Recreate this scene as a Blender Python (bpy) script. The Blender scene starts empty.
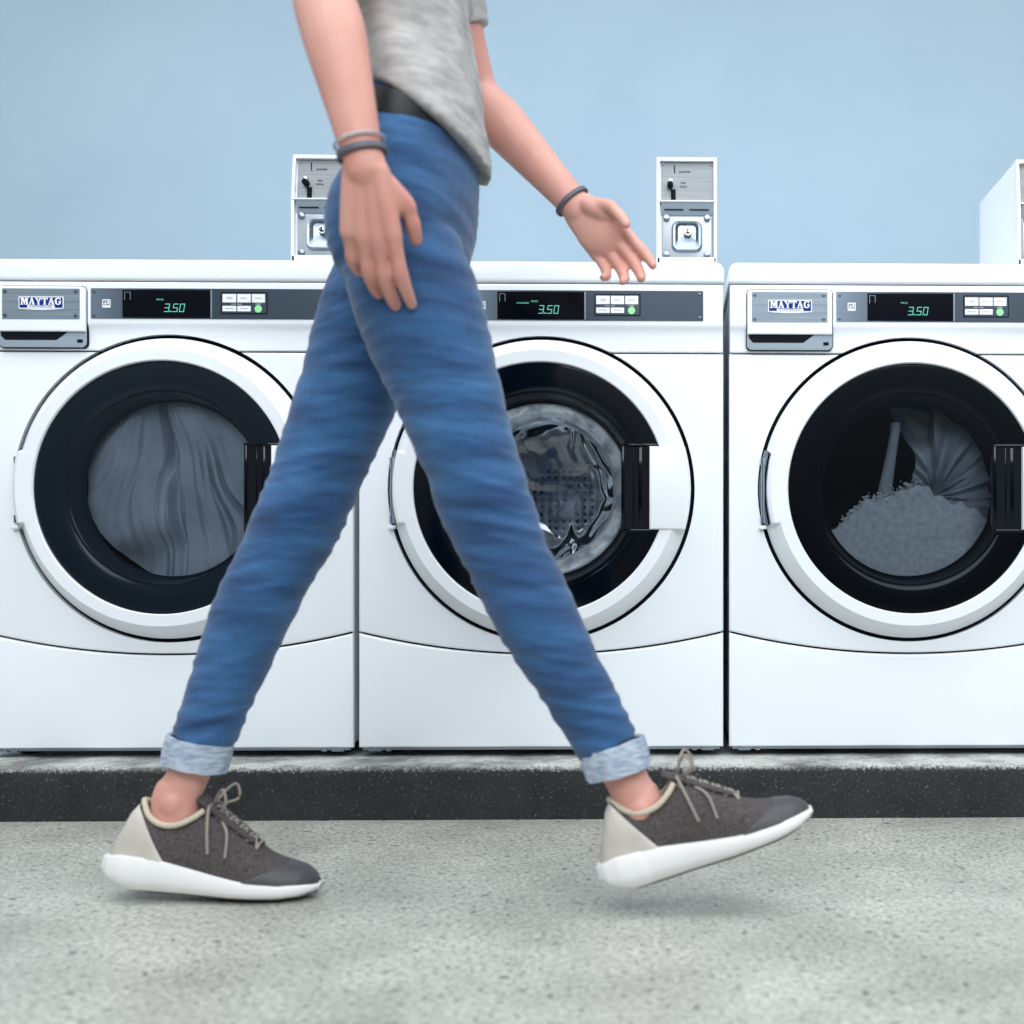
import bpy, bmesh, math, random
from mathutils import Vector, Matrix, noise
random.seed(7)
D = bpy.data
SC = bpy.context.scene
COL = SC.collection
PI = math.pi

# ------------------------------------------------------------------ camera
CAM_Y, CAM_Z, F, CX, CY = -2.243, 0.457, 1200.0, 672.0, 563.0
YAW = math.radians(1.2)             # camera turned slightly to the right
PP = CX + F * math.tan(YAW)
cam_d = D.cameras.new('camera')
cam_d.sensor_width = 36.0
cam_d.lens = F / 1024 * 36.0
cam_d.shift_x = -(PP - 512) / 1024
cam_d.shift_y = (CY - 512) / 1024
cam_d.clip_start = 0.02
cam_d.dof.use_dof = True
cam_d.dof.focus_distance = 2.2
cam_d.dof.aperture_fstop = 3.2
cam = D.objects.new('camera', cam_d)
cam.location = (0, CAM_Y, CAM_Z)
cam.rotation_euler = (PI / 2, 0, -YAW)
COL.objects.link(cam)
SC.camera = cam

def W(px, py, Y):
    """world point measured off the photograph at depth Y"""
    u, v = (px - PP) / F, -(py - CY) / F
    dx, dy = u * math.cos(YAW) + math.sin(YAW), -u * math.sin(YAW) + math.cos(YAW)
    k = (Y - CAM_Y) / dy
    return Vector((dx * k, Y, CAM_Z + v * k))

# ------------------------------------------------------------------ materials
def srgb(r, g, b):
    def f(c):
        c /= 255.0
        return c / 12.92 if c <= 0.04045 else ((c + 0.055) / 1.055) ** 2.4
    return (f(r), f(g), f(b), 1.0)

def mat(name, col, rough=0.5, metal=0.0, spec=0.5, coat=0.0, emit=None, estr=1.0, sss=0.0):
    m = D.materials.new(name)
    m.use_nodes = True
    b = m.node_tree.nodes['Principled BSDF']
    b.inputs['Base Color'].default_value = col
    b.inputs['Roughness'].default_value = rough
    b.inputs['Metallic'].default_value = metal
    b.inputs['Specular IOR Level'].default_value = spec
    b.inputs['Coat Weight'].default_value = coat
    b.inputs['Coat Roughness'].default_value = 0.08
    if sss:
        b.inputs['Subsurface Weight'].default_value = sss
        b.inputs['Subsurface Radius'].default_value = (0.02, 0.008, 0.005)
        b.inputs['Subsurface Scale'].default_value = 0.4
    if emit:
        b.inputs['Emission Color'].default_value = emit
        b.inputs['Emission Strength'].default_value = estr
    return m

def nt(m):
    return m.node_tree.nodes, m.node_tree.links, m.node_tree.nodes['Principled BSDF']

def add_noise(m, c1, c2, scale=(10, 10, 10), detail=4, lo=0.4, hi=0.6, bump=0.0, bump_d=0.001, rough=0.5, coord='Object'):
    """noise between two colours + matching bump"""
    N, L, b = nt(m)
    tc = N.new('ShaderNodeTexCoord')
    mp = N.new('ShaderNodeMapping'); mp.inputs['Scale'].default_value = scale
    nz = N.new('ShaderNodeTexNoise'); nz.inputs['Scale'].default_value = 1.0
    nz.inputs['Detail'].default_value = detail; nz.inputs['Roughness'].default_value = rough
    cr = N.new('ShaderNodeValToRGB')
    cr.color_ramp.elements[0].position = lo; cr.color_ramp.elements[0].color = c1
    cr.color_ramp.elements[1].position = hi; cr.color_ramp.elements[1].color = c2
    L.new(tc.outputs[coord], mp.inputs['Vector']); L.new(mp.outputs[0], nz.inputs['Vector'])
    L.new(nz.outputs['Fac'], cr.inputs['Fac']); L.new(cr.outputs['Color'], b.inputs['Base Color'])
    if bump:
        bp = N.new('ShaderNodeBump'); bp.inputs['Strength'].default_value = bump
        bp.inputs['Distance'].default_value = bump_d
        L.new(nz.outputs['Fac'], bp.inputs['Height']); L.new(bp.outputs[0], b.inputs['Normal'])
    return m

M = {}
M['enamel'] = mat('white_enamel', (0.86, 0.90, 0.945, 1), 0.28, coat=0.25)
M['enamel_door'] = mat('white_door_plastic', (0.84, 0.875, 0.915, 1), 0.33, coat=0.2)
M['box_white'] = mat('white_powder_coat', (0.88, 0.92, 0.96, 1), 0.4)
M['black_gap'] = mat('black_rubber_gap_shade', srgb(8, 14, 22), 0.7, spec=0.15)
M['gloss_black'] = mat('gloss_black_plastic', srgb(3, 7, 12), 0.08, spec=0.3)
M['haze_gloss'] = mat('haze_tinted_gloss_plastic', srgb(40, 54, 70), 0.16, spec=0.4)  # left door's hazy grey-blue reflection mixed into the dark plastic colour
M['rim_dark'] = mat('dark_rim_plastic', srgb(15, 21, 28), 0.35, spec=0.3)
M['panel_grey'] = add_noise(mat('brushed_grey_panel', srgb(120, 134, 146), 0.42, metal=0.25),
    srgb(112, 126, 138), srgb(138, 151, 162), (3, 3, 400), 3, 0.35, 0.65)
M['strip_dark'] = mat('brushed_charcoal_panel', srgb(70, 82, 95), 0.36, metal=0.3)
_N, _L, _b = nt(M['strip_dark'])
_tc = _N.new('ShaderNodeTexCoord'); _sx = _N.new('ShaderNodeSeparateXYZ')
_mr = _N.new('ShaderNodeMapRange'); _mr.inputs['From Min'].default_value = -0.14; _mr.inputs['From Max'].default_value = -0.03
_cr = _N.new('ShaderNodeValToRGB')
_cr.color_ramp.elements[0].color = srgb(108, 124, 138); _cr.color_ramp.elements[1].color = srgb(48, 60, 74)
_L.new(_tc.outputs['Object'], _sx.inputs[0]); _L.new(_sx.outputs['X'], _mr.inputs['Value'])
_L.new(_mr.outputs[0], _cr.inputs['Fac']); _L.new(_cr.outputs['Color'], _b.inputs['Base Color'])
M['display'] = mat('display_glass', srgb(6, 9, 15), 0.1, spec=0.2)
M['led'] = mat('teal_led', srgb(60, 140, 125), 0.5, emit=srgb(105, 215, 190), estr=0.7)
M['button'] = mat('white_button', srgb(236, 240, 245), 0.45)
M['ink'] = mat('grey_ink', srgb(50, 56, 68), 0.7)
M['white_ink'] = mat('white_ink', srgb(232, 238, 244), 0.6)
M['green'] = mat('green_start_button', srgb(140, 222, 150), 0.4, emit=srgb(140, 222, 150), estr=0.15)
M['steel'] = mat('polished_steel', (0.55, 0.60, 0.66, 1), 0.22, metal=1.0)
M['steel_dark'] = mat('dark_steel', (0.30, 0.35, 0.41, 1), 0.3, metal=0.9)
M['screw'] = mat('blackened_screw', (0.12, 0.14, 0.17, 1), 0.35, metal=0.7)
M['plate'] = add_noise(mat('stainless_plate', (0.7, 0.73, 0.75, 1), 0.5, metal=0.1),
    srgb(128, 133, 137), srgb(150, 155, 159), (6, 6, 300), 4, 0.3, 0.7)
M['plate_bright'] = mat('bright_chrome_plate', (0.50, 0.55, 0.60, 1), 0.38, metal=0.3)
M['grey_recess'] = mat('grey_blue_plastic', srgb(146, 160, 172), 0.45)
M['logo_blue'] = mat('logo_blue', srgb(14, 42, 128), 0.5, spec=0.2)
M['logo_white'] = mat('logo_white', srgb(244, 247, 250), 0.4)
M['logo_ink'] = mat('logo_grey', srgb(120, 130, 150), 0.5)

# drum steel with perforation
m = M['drum'] = mat('perforated_drum_steel', (0.46, 0.49, 0.53, 1), 0.25, metal=0.55)
N, L, b = nt(m)
tc = N.new('ShaderNodeTexCoord'); vo = N.new('ShaderNodeTexVoronoi'); vo.inputs['Scale'].default_value = 62
vo.inputs['Randomness'].default_value = 0.15
cr = N.new('ShaderNodeValToRGB'); cr.color_ramp.elements[0].position = 0.22; cr.color_ramp.elements[0].color = (0.02, 0.025, 0.03, 1)
cr.color_ramp.elements[1].position = 0.30; cr.color_ramp.elements[1].color = (0.8, 0.83, 0.87, 1)
L.new(tc.outputs['Object'], vo.inputs['Vector']); L.new(vo.outputs['Distance'], cr.inputs['Fac'])
L.new(cr.outputs['Color'], b.inputs['Base Color'])
bp = N.new('ShaderNodeBump'); bp.inputs['Strength'].default_value = 0.6; bp.inputs['Distance'].default_value = 0.004
L.new(vo.outputs['Distance'], bp.inputs['Height']); L.new(bp.outputs[0], b.inputs['Normal'])

# wet glass bowl, its mottled bright glints painted into the base colour
m = M['film'] = None
m = M['bowl'] = mat('glint_painted_bowl', (0.55, 0.6, 0.66, 1), 0.2, metal=0.35)
N, L, b = nt(m)
tc = N.new('ShaderNodeTexCoord'); nz = N.new('ShaderNodeTexNoise'); nz.inputs['Scale'].default_value = 26; nz.inputs['Detail'].default_value = 3
cr = N.new('ShaderNodeValToRGB'); cr.color_ramp.elements[0].position = 0.36; cr.color_ramp.elements[0].color = (0.40, 0.44, 0.49, 1)
cr.color_ramp.elements[1].position = 0.54; cr.color_ramp.elements[1].color = (0.9, 0.94, 0.98, 1)
bp = N.new('ShaderNodeBump'); bp.inputs['Strength'].default_value = 0.9; bp.inputs['Distance'].default_value = 0.006
L.new(tc.outputs['Object'], nz.inputs['Vector']); L.new(nz.outputs['Fac'], cr.inputs['Fac']); L.new(cr.outputs['Color'], b.inputs['Base Color'])
L.new(nz.outputs['Fac'], bp.inputs['Height']); L.new(bp.outputs[0], b.inputs['Normal'])

def pane_mat(name, tint, rough=0.04):
    m = D.materials.new(name); m.use_nodes = True
    N, L = m.node_tree.nodes, m.node_tree.links
    N.clear()
    o = N.new('ShaderNodeOutputMaterial'); mx = N.new('ShaderNodeMixShader')
    fr = N.new('ShaderNodeFresnel'); fr.inputs['IOR'].default_value = 1.45
    tr = N.new('ShaderNodeBsdfTransparent'); tr.inputs['Color'].default_value = tint
    gl = N.new('ShaderNodeBsdfGlossy'); gl.inputs['Roughness'].default_value = rough
    gl.inputs['Color'].default_value = (0.9, 0.95, 1, 1)
    L.new(fr.outputs[0], mx.inputs[0]); L.new(tr.outputs[0], mx.inputs[1]); L.new(gl.outputs[0], mx.inputs[2])
    L.new(mx.outputs[0], o.inputs['Surface'])
    return m
M['pane'] = pane_mat('tinted_door_glass', (0.60, 0.635, 0.67, 1))

m = M['film'] = pane_mat('wet_bowl_glass', (0.92, 0.94, 0.96, 1), 0.06)
N, L = m.node_tree.nodes, m.node_tree.links
tc = N.new('ShaderNodeTexCoord'); nz = N.new('ShaderNodeTexNoise'); nz.inputs['Scale'].default_value = 9; nz.inputs['Detail'].default_value = 1
nz.inputs['Distortion'].default_value = 1.2
bp = N.new('ShaderNodeBump'); bp.inputs['Strength'].default_value = 1.0; bp.inputs['Distance'].default_value = 0.02
L.new(tc.outputs['Object'], nz.inputs['Vector']); L.new(nz.outputs['Fac'], bp.inputs['Height'])
for q in N:
    if q.type in ('FRESNEL', 'BSDF_GLOSSY'): L.new(bp.outputs[0], q.inputs['Normal'])
    if q.type == 'FRESNEL': q.inputs['IOR'].default_value = 2.2
M['laundry'] = add_noise(mat('wet_grey_laundry', srgb(190, 200, 212), 0.85),
    srgb(168, 178, 190), srgb(200, 208, 218), (14, 14, 14), 5, 0.3, 0.7, 0.3, 0.003)
M['laundry_dark'] = add_noise(mat('wet_slate_laundry', srgb(120, 132, 148), 0.8),
    srgb(122, 132, 144), srgb(164, 172, 182), (14, 14, 14), 5, 0.3, 0.7, 0.3, 0.003)
M['suds'] = add_noise(mat('soap_suds', srgb(200, 210, 220), 0.7),
    srgb(164, 172, 180), srgb(190, 197, 205), (90, 90, 90), 5, 0.3, 0.6, 0.35, 0.002)

M['wall'] = add_noise(mat('blue_wall_paint', srgb(170, 190, 205), 0.85),
    srgb(150, 172, 187), srgb(156, 178, 192), (3, 3, 3), 5, 0.3, 0.7)

# concrete floor
m = M['floor'] = mat('worn_concrete', srgb(190, 194, 190), 0.42, spec=0.5)
N, L, b = nt(m)
tc = N.new('ShaderNodeTexCoord')
def nnoise(scale, detail=4, rough=0.5, vec=None):
    n = N.new('ShaderNodeTexNoise'); n.inputs['Scale'].default_value = scale
    n.inputs['Detail'].default_value = detail; n.inputs['Roughness'].default_value = rough
    L.new(vec or tc.outputs['Object'], n.inputs['Vector']); return n
def ramp(src, p0, c0, p1, c1):
    r = N.new('ShaderNodeValToRGB'); e = r.color_ramp.elements
    e[0].position, e[0].color, e[1].position, e[1].color = p0, c0, p1, c1
    L.new(src, r.inputs['Fac']); return r
def mixc(fac, a, c, mode='MIX'):
    x = N.new('ShaderNodeMix'); x.data_type = 'RGBA'; x.blend_type = mode
    if isinstance(fac, float): x.inputs[0].default_value = fac
    else: L.new(fac, x.inputs[0])
    for s, v in ((x.inputs[6], a), (x.inputs[7], c)):
        if isinstance(v, tuple): s.default_value = v
        else: L.new(v, s)
    return x.outputs[2]
big = nnoise(4, 5, 0.6); fine = nnoise(130, 3, 0.7); pits = nnoise(52, 2, 0.5); pits2 = nnoise(105, 2, 0.5)
c1 = ramp(big.outputs['Fac'], 0.32, srgb(168, 168, 158), 0.68, srgb(210, 209, 199))
c2 = ramp(fine.outputs['Fac'], 0.36, srgb(120, 124, 122), 0.62, srgb(255, 255, 255))
col = mixc(0.65, c1.outputs['Color'], c2.outputs['Color'], 'MULTIPLY')
pr = ramp(pits.outputs['Fac'], 0.65, (0, 0, 0, 1), 0.72, (.85, .85, .85, 1))
pr2 = ramp(pits2.outputs['Fac'], 0.63, (0, 0, 0, 1), 0.70, (1, 1, 1, 1))
pf = mixc(1.0, pr.outputs['Color'], pr2.outputs['Color'], 'ADD')
col = mixc(pf, col, srgb(70, 76, 80))
L.new(col, b.inputs['Base Color'])
rr = N.new('ShaderNodeMapRange'); rr.inputs['To Min'].default_value = 0.26; rr.inputs['To Max'].default_value = 0.5
L.new(fine.outputs['Fac'], rr.inputs['Value']); L.new(rr.outputs[0], b.inputs['Roughness'])
bp = N.new('ShaderNodeBump'); bp.inputs['Strength'].default_value = 0.25; bp.inputs['Distance'].default_value = 0.001
L.new(fine.outputs['Fac'], bp.inputs['Height']); L.new(bp.outputs[0], b.inputs['Normal'])

# painted kerb
m = M['curb'] = mat('worn_black_kerb_paint', srgb(44, 46, 50), 0.6)
N, L, b = nt(m)
tc = N.new('ShaderNodeTexCoord')
sp = N.new('ShaderNodeSeparateXYZ'); L.new(tc.outputs['Object'], sp.inputs[0])
fine = nnoise(170, 6, 0.8); mid = nnoise(14, 5, 0.7)
mp = N.new('ShaderNodeMapping'); mp.inputs['Scale'].default_value = (9, 9, 60); L.new(tc.outputs['Object'], mp.inputs[0])
strk = nnoise(1.0, 5, 0.7, mp.outputs[0])
dark = ramp(mid.outputs['Fac'], 0.3, srgb(12, 13, 16), 0.75, srgb(38, 40, 44))
spk = ramp(fine.outputs['Fac'], 0.575, (0, 0, 0, 1), 0.66, (1, 1, 1, 1))
colf = mixc(spk.outputs['Color'], dark.outputs['Color'], srgb(120, 122, 122))
zr = N.new('ShaderNodeMapRange'); zr.inputs['From Min'].default_value = 0.080; zr.inputs['From Max'].default_value = 0.0965
zr.inputs['To Min'].default_value = -0.12; zr.inputs['To Max'].default_value = 0.34
L.new(sp.outputs['Z'], zr.inputs['Value'])
ad = N.new('ShaderNodeMath'); ad.operation = 'ADD'; L.new(zr.outputs[0], ad.inputs[0]); L.new(fine.outputs['Fac'], ad.inputs[1])
worn = ramp(ad.outputs[0], 0.56, (0, 0, 0, 1), 0.84, (1, 1, 1, 1))
topc = ramp(strk.outputs['Fac'], 0.36, srgb(112, 114, 110), 0.60, srgb(200, 202, 195))
colf = mixc(worn.outputs['Color'], colf, topc.outputs['Color'])
L.new(colf, b.inputs['Base Color'])
bp = N.new('ShaderNodeBump'); bp.inputs['Strength'].default_value = 0.6; bp.inputs['Distance'].default_value = 0.002
L.new(fine.outputs['Fac'], bp.inputs['Height']); L.new(bp.outputs[0], b.inputs['Normal'])

M['skin'] = add_noise(mat('skin', srgb(222, 168, 152), 0.5, sss=0.15),
    srgb(206, 146, 132), srgb(220, 166, 152), (9, 9, 9), 4, 0.35, 0.65)
M['shirt'] = add_noise(mat('grey_knit', srgb(170, 168, 166), 0.9),
    srgb(150, 148, 148), srgb(190, 187, 184), (30, 30, 90), 4, 0.3, 0.7, 0.5, 0.002)
M['hair'] = add_noise(mat('brown_hair', srgb(70, 48, 36), 0.5), srgb(48, 32, 24), srgb(92, 64, 46), (90, 90, 8), 4, 0.3, 0.7, 0.5, 0.003)
M['black_cloth'] = mat('black_leather', srgb(26, 27, 32), 0.5)
M['eye'] = mat('eye_white', srgb(235, 235, 235), 0.2)
M['lip'] = mat('lip_pink', srgb(190, 110, 105), 0.5)
M['cuff'] = add_noise(mat('pale_denim_underside', srgb(160, 175, 192), 0.85),
    srgb(136, 152, 174), srgb(188, 198, 210), (60, 60, 260), 4, 0.35, 0.65, 0.4, 0.001)
M['band'] = mat('braided_bracelet', srgb(88, 88, 98), 0.5)
M['band_light'] = mat('silver_bead', srgb(190, 194, 200), 0.3, metal=0.6)

m = M['denim'] = mat('blue_denim', srgb(40, 86, 130), 0.85)
N, L, b = nt(m)
tc = N.new('ShaderNodeTexCoord')
mp = N.new('ShaderNodeMapping'); mp.inputs['Scale'].default_value = (7, 7, 42); L.new(tc.outputs['Object'], mp.inputs[0])
st = nnoise(1.0, 4, 0.6, mp.outputs[0]); bg = nnoise(5, 3, 0.5)
a1 = ramp(st.outputs['Fac'], 0.3, srgb(22, 66, 112), 0.72, srgb(66, 120, 172))
a2 = ramp(bg.outputs['Fac'], 0.3, srgb(190, 200, 210), 0.7, srgb(255, 255, 255))
col = mixc(1.0, a1.outputs['Color'], a2.outputs['Color'], 'MULTIPLY')
tw = nnoise(500, 2, 0.5)
tr_ = ramp(tw.outputs['Fac'], 0.3, srgb(215, 220, 225), 0.7, srgb(255, 255, 255))
col = mixc(0.8, col, tr_.outputs['Color'], 'MULTIPLY')
L.new(col, b.inputs['Base Color'])
bp = N.new('ShaderNodeBump'); bp.inputs['Strength'].default_value = 0.4; bp.inputs['Distance'].default_value = 0.002
L.new(st.outputs['Fac'], bp.inputs['Height']); L.new(bp.outputs[0], b.inputs['Normal'])
b.inputs['Sheen Weight'].default_value = 0.2

M['shoe_dark'] = add_noise(mat('charcoal_knit_upper', srgb(70, 66, 66), 0.85),
    srgb(52, 48, 49), srgb(88, 82, 80), (260, 260, 260), 3, 0.3, 0.7, 0.7, 0.001)
M['shoe_toe'] = mat('dark_toe_overlay', srgb(66, 65, 68), 0.5)
M['shoe_cream'] = add_noise(mat('cream_heel', srgb(200, 194, 184), 0.6), srgb(188, 182, 172), srgb(208, 202, 194), (20, 20, 20), 3, 0.3, 0.7)
M['shoe_sole'] = mat('white_foam_sole', srgb(226, 224, 222), 0.55)
M['shoe_trim'] = mat('beige_collar_trim', srgb(196, 186, 166), 0.7)
M['lace'] = mat('grey_lace', srgb(150, 142, 132), 0.8)
M['outsole'] = mat('dark_outsole', srgb(48, 48, 50), 0.7)

# ------------------------------------------------------------------ helpers
def link(name, me, m, parent=None, smooth=True, angle=40):
    o = D.objects.new(name, me)
    COL.objects.link(o)
    if m is not None:
        me.materials.clear(); me.materials.append(m)
    if parent is not None: o.parent = parent
    if smooth:
        for p in me.polygons: p.use_smooth = True
        try: me.set_sharp_from_angle(angle=math.radians(angle))
        except Exception: pass
    return o

def obj(name, bm, m, parent=None, smooth=True, angle=40):
    me = D.meshes.new(name)
    bmesh.ops.recalc_face_normals(bm, faces=bm.faces)
    bm.to_mesh(me); bm.free()
    return link(name, me, m, parent, smooth, angle)

def empty(name, loc=(0, 0, 0), label=None, cat=None, group=None):
    o = D.objects.new(name, None); COL.objects.link(o)
    o.empty_display_size = 0.05; o.location = loc
    tag(o, label, cat, group); return o

def tag(o, label=None, cat=None, group=None, kind=None):
    if label: o['label'] = label
    if cat: o['category'] = cat
    if group: o['group'] = group
    if kind: o['kind'] = kind
    return o

def box(bm, x0, x1, y0, y1, z0, z1, bev=0.0, seg=3):
    r = bmesh.ops.create_cube(bm, size=1.0)
    vs = r['verts']
    for v in vs:
        v.co = Vector((x0 + (v.co.x + .5) * (x1 - x0), y0 + (v.co.y + .5) * (y1 - y0), z0 + (v.co.z + .5) * (z1 - z0)))
    if bev:
        es = list({e for v in vs for e in v.link_edges})
        bmesh.ops.bevel(bm, geom=es, offset=bev, segments=seg, profile=0.5, affect='EDGES')
    return bm

def prism(bm, pts, a0, a1, axis='y', bev=0.0, seg=2):
    """polygon pts extruded along an axis; axis y: pts=(x,z); axis x: pts=(y,z)"""
    def mk(p, a): return Vector((p[0], a, p[1])) if axis == 'y' else Vector((a, p[0], p[1]))
    A = [bm.verts.new(mk(p, a0)) for p in pts]; B = [bm.verts.new(mk(p, a1)) for p in pts]
    fs = [bm.faces.new(A), bm.faces.new(B[::-1])]
    n = len(pts)
    for i in range(n):
        fs.append(bm.faces.new((A[i], A[(i + 1) % n], B[(i + 1) % n], B[i])))
    bmesh.ops.recalc_face_normals(bm, faces=fs)
    if bev:
        bmesh.ops.bevel(bm, geom=list(fs[0].edges), offset=bev, segments=seg, profile=0.5, affect='EDGES')
    return bm

def rrect(x0, x1, z0, z1, r, seg=6, corners=(1, 1, 1, 1)):
    pts = []
    for (cx, cz, a0, on) in ((x1 - r, z1 - r, 0, corners[0]), (x0 + r, z1 - r, 90, corners[1]), (x0 + r, z0 + r, 180, corners[2]), (x1 - r, z0 + r, 270, corners[3])):
        if on:
            for k in range(seg + 1):
                a = math.radians(a0 + 90 * k / seg)
                pts.append((cx + r * math.cos(a), cz + r * math.sin(a)))
        else:
            a = math.radians(a0 + 45); pts.append((cx + r * (1 if math.cos(a) > 0 else -1), cz + r * (1 if math.sin(a) > 0 else -1)))
    return pts

def lathe_y(bm, prof, cx=0, cz=0, n=96, closed=True, cap=False):
    """rings about the Y axis; prof = [(r, y)]"""
    rings = []
    for k in range(n):
        a = 2 * PI * k / n
        p = prof(a) if callable(prof) else prof
        rings.append([bm.verts.new((cx + r * math.cos(a), y, cz + r * math.sin(a))) for r, y in p])
    m_ = len(rings[0])
    for k in range(n):
        A, B = rings[k], rings[(k + 1) % n]
        for i in range(m_ if closed else m_ - 1):
            bm.faces.new((A[i], A[(i + 1) % m_], B[(i + 1) % m_], B[i]))
    if cap: bm.faces.new([r[-1] for r in rings])
    return bm

def disc_y(bm, cx, cz, r, y0, y1, n=32, bev=0):
    return prism(bm, [(cx + r * math.cos(2 * PI * k / n), cz + r * math.sin(2 * PI * k / n)) for k in range(n)], y0, y1, 'y', bev)

def catmull(P, t):
    n = len(P) - 1
    i = min(int(t), n - 1); f = t - i
    p0 = P[max(i - 1, 0)]; p1 = P[i]; p2 = P[i + 1]; p3 = P[min(i + 2, n)]
    return 0.5 * ((2 * p1) + (p2 - p0) * f + (2 * p0 - 5 * p1 + 4 * p2 - p3) * f * f + (3 * p1 - p0 - 3 * p2 + p3) * f ** 3)

def loft(bm, secs, side=Vector((0, 1, 0)), sub=6, n=20, cap=True, round_ends=False, horiz=False):
    """secs = [(centre, r_front, r_side)]: elliptical sections along a smooth path"""
    C = [Vector(s[0]) for s in secs]; A = [s[1] for s in secs]; B = [s[2] for s in secs]
    T = [(i / sub) for i in range((len(secs) - 1) * sub + 1)]
    ctr = [catmull(C, t) for t in T]
    ra = [max(catmull(A, t), 0.0005) for t in T]; rb = [max(catmull(B, t), 0.0005) for t in T]
    if round_ends:
        d0 = (ctr[0] - ctr[1]).normalized(); d1 = (ctr[-1] - ctr[-2]).normalized()
        pre = [(ctr[0] + d0 * ra[0] * s, ra[0] * c, rb[0] * c) for s, c in ((.97, .2), (.85, .53), (.5, .87))]
        post = [(ctr[-1] + d1 * ra[-1] * s, ra[-1] * c, rb[-1] * c) for s, c in ((.5, .87), (.85, .53), (.97, .2))]
        ctr = [p[0] for p in pre] + ctr + [p[0] for p in post]
        ra = [p[1] for p in pre] + ra + [p[1] for p in post]
        rb = [p[2] for p in pre] + rb + [p[2] for p in post]
    rings = []
    for i, c in enumerate(ctr):
        t = (ctr[min(i + 1, len(ctr) - 1)] - ctr[max(i - 1, 0)]).normalized()
        if horiz: t = Vector((0, 0, 1))
        s = (side - t * side.dot(t)).normalized(); f = t.cross(s)
        rings.append([bm.verts.new(c + f * ra[i] * math.cos(2 * PI * k / n) + s * rb[i] * math.sin(2 * PI * k / n)) for k in range(n)])
    for A_, B_ in zip(rings, rings[1:]):
        for k in range(n):
            bm.faces.new((A_[k], A_[(k + 1) % n], B_[(k + 1) % n], B_[k]))
    if cap:
        bm.faces.new(rings[0][::-1]); bm.faces.new(rings[-1])
    return bm

def tube(bm, pts, r, sub=5, n=8, closed=False):
    P = [Vector(p) for p in pts]
    if closed:
        P = P + [P[0]]
    secs = [(p, r, r) for p in P]
    side = Vector((0.13, 0.31, 0.94)).normalized()
    return loft(bm, secs, side, sub, n, cap=not closed)

def ellipsoid(bm, c, rx, ry, rz, rot=None, u=24, v=14):
    r = bmesh.ops.create_uvsphere(bm, u_segments=u, v_segments=v, radius=1.0)
    for vv in r['verts']:
        p = Vector((vv.co.x * rx, vv.co.y * ry, vv.co.z * rz))
        if rot: p = rot @ p
        vv.co = p + Vector(c)
    return bm

def remesh(bm, voxel, smooth_it=4, factor=0.5):
    me = D.meshes.new('tmp'); bmesh.ops.recalc_face_normals(bm, faces=bm.faces); bm.to_mesh(me); bm.free()
    o = D.objects.new('tmp', me); COL.objects.link(o)
    r = o.modifiers.new('r', 'REMESH'); r.mode = 'VOXEL'; r.voxel_size = voxel
    s = o.modifiers.new('s', 'SMOOTH'); s.factor = factor; s.iterations = smooth_it
    dg = bpy.context.evaluated_depsgraph_get(); dg.update()
    out = D.meshes.new_from_object(o.evaluated_get(dg))
    D.objects.remove(o)
    return out

def bool_cut(o, cutter_bm):
    me = D.meshes.new('cut'); bmesh.ops.recalc_face_normals(cutter_bm, faces=cutter_bm.faces); cutter_bm.to_mesh(me); cutter_bm.free()
    c = D.objects.new('cut', me); COL.objects.link(c)
    md = o.modifiers.new('b', 'BOOLEAN'); md.operation = 'DIFFERENCE'; md.solver = 'EXACT'; md.object = c
    dg = bpy.context.evaluated_depsgraph_get(); dg.update()
    new = D.meshes.new_from_object(o.evaluated_get(dg))
    o.modifiers.clear(); D.objects.remove(c)
    ms = list(o.data.materials)
    o.data = new
    new.materials.clear()
    for m_ in ms: new.materials.append(m_)
    for p in new.polygons: p.use_smooth = True; p.material_index = 0
    new.set_sharp_from_angle(angle=math.radians(30))

def text_mesh(s, size, x, z, y, extrude=0.0003, align='CENTER', shear=0.0, sx=1.0):
    cu = D.curves.new('t', 'FONT'); cu.body = s; cu.size = size; cu.extrude = extrude; cu.align_x = align; cu.align_y = 'CENTER'
    cu.shear = shear; cu.resolution_u = 2
    o = D.objects.new('t', cu); COL.objects.link(o)
    dg = bpy.context.evaluated_depsgraph_get(); dg.update()
    me = D.meshes.new_from_object(o.evaluated_get(dg)); D.objects.remove(o)
    for v in me.vertices:
        v.co = Vector((x + v.co.x * sx, y - v.co.z, z + v.co.y))
    bm = bmesh.new(); bm.from_mesh(me)
    return bm

def join(*bms):
    a = bmesh.new()
    for b_ in bms:
        me = D.meshes.new('j'); b_.to_mesh(me); b_.free(); a.from_mesh(me)
    return a

def screw(bm, x, z, y, r=0.0042):
    disc_y(bm, x, z, r, y - 0.0022, y, 14, 0.001)
    return bm

# ------------------------------------------------------------------ setting
WALL_Y = 0.95
bm = bmesh.new(); box(bm, -3.2, 3.4, WALL_Y, WALL_Y + 0.1, -0.05, 3.0)
tag(obj('wall_back', bm, M['wall'], smooth=False), kind='structure')
bm = bmesh.new(); box(bm, -3.2, 3.4, -4.2, WALL_Y, -0.05, 0.0)
tag(obj('floor', bm, M['floor'], smooth=False), kind='structure')

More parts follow.
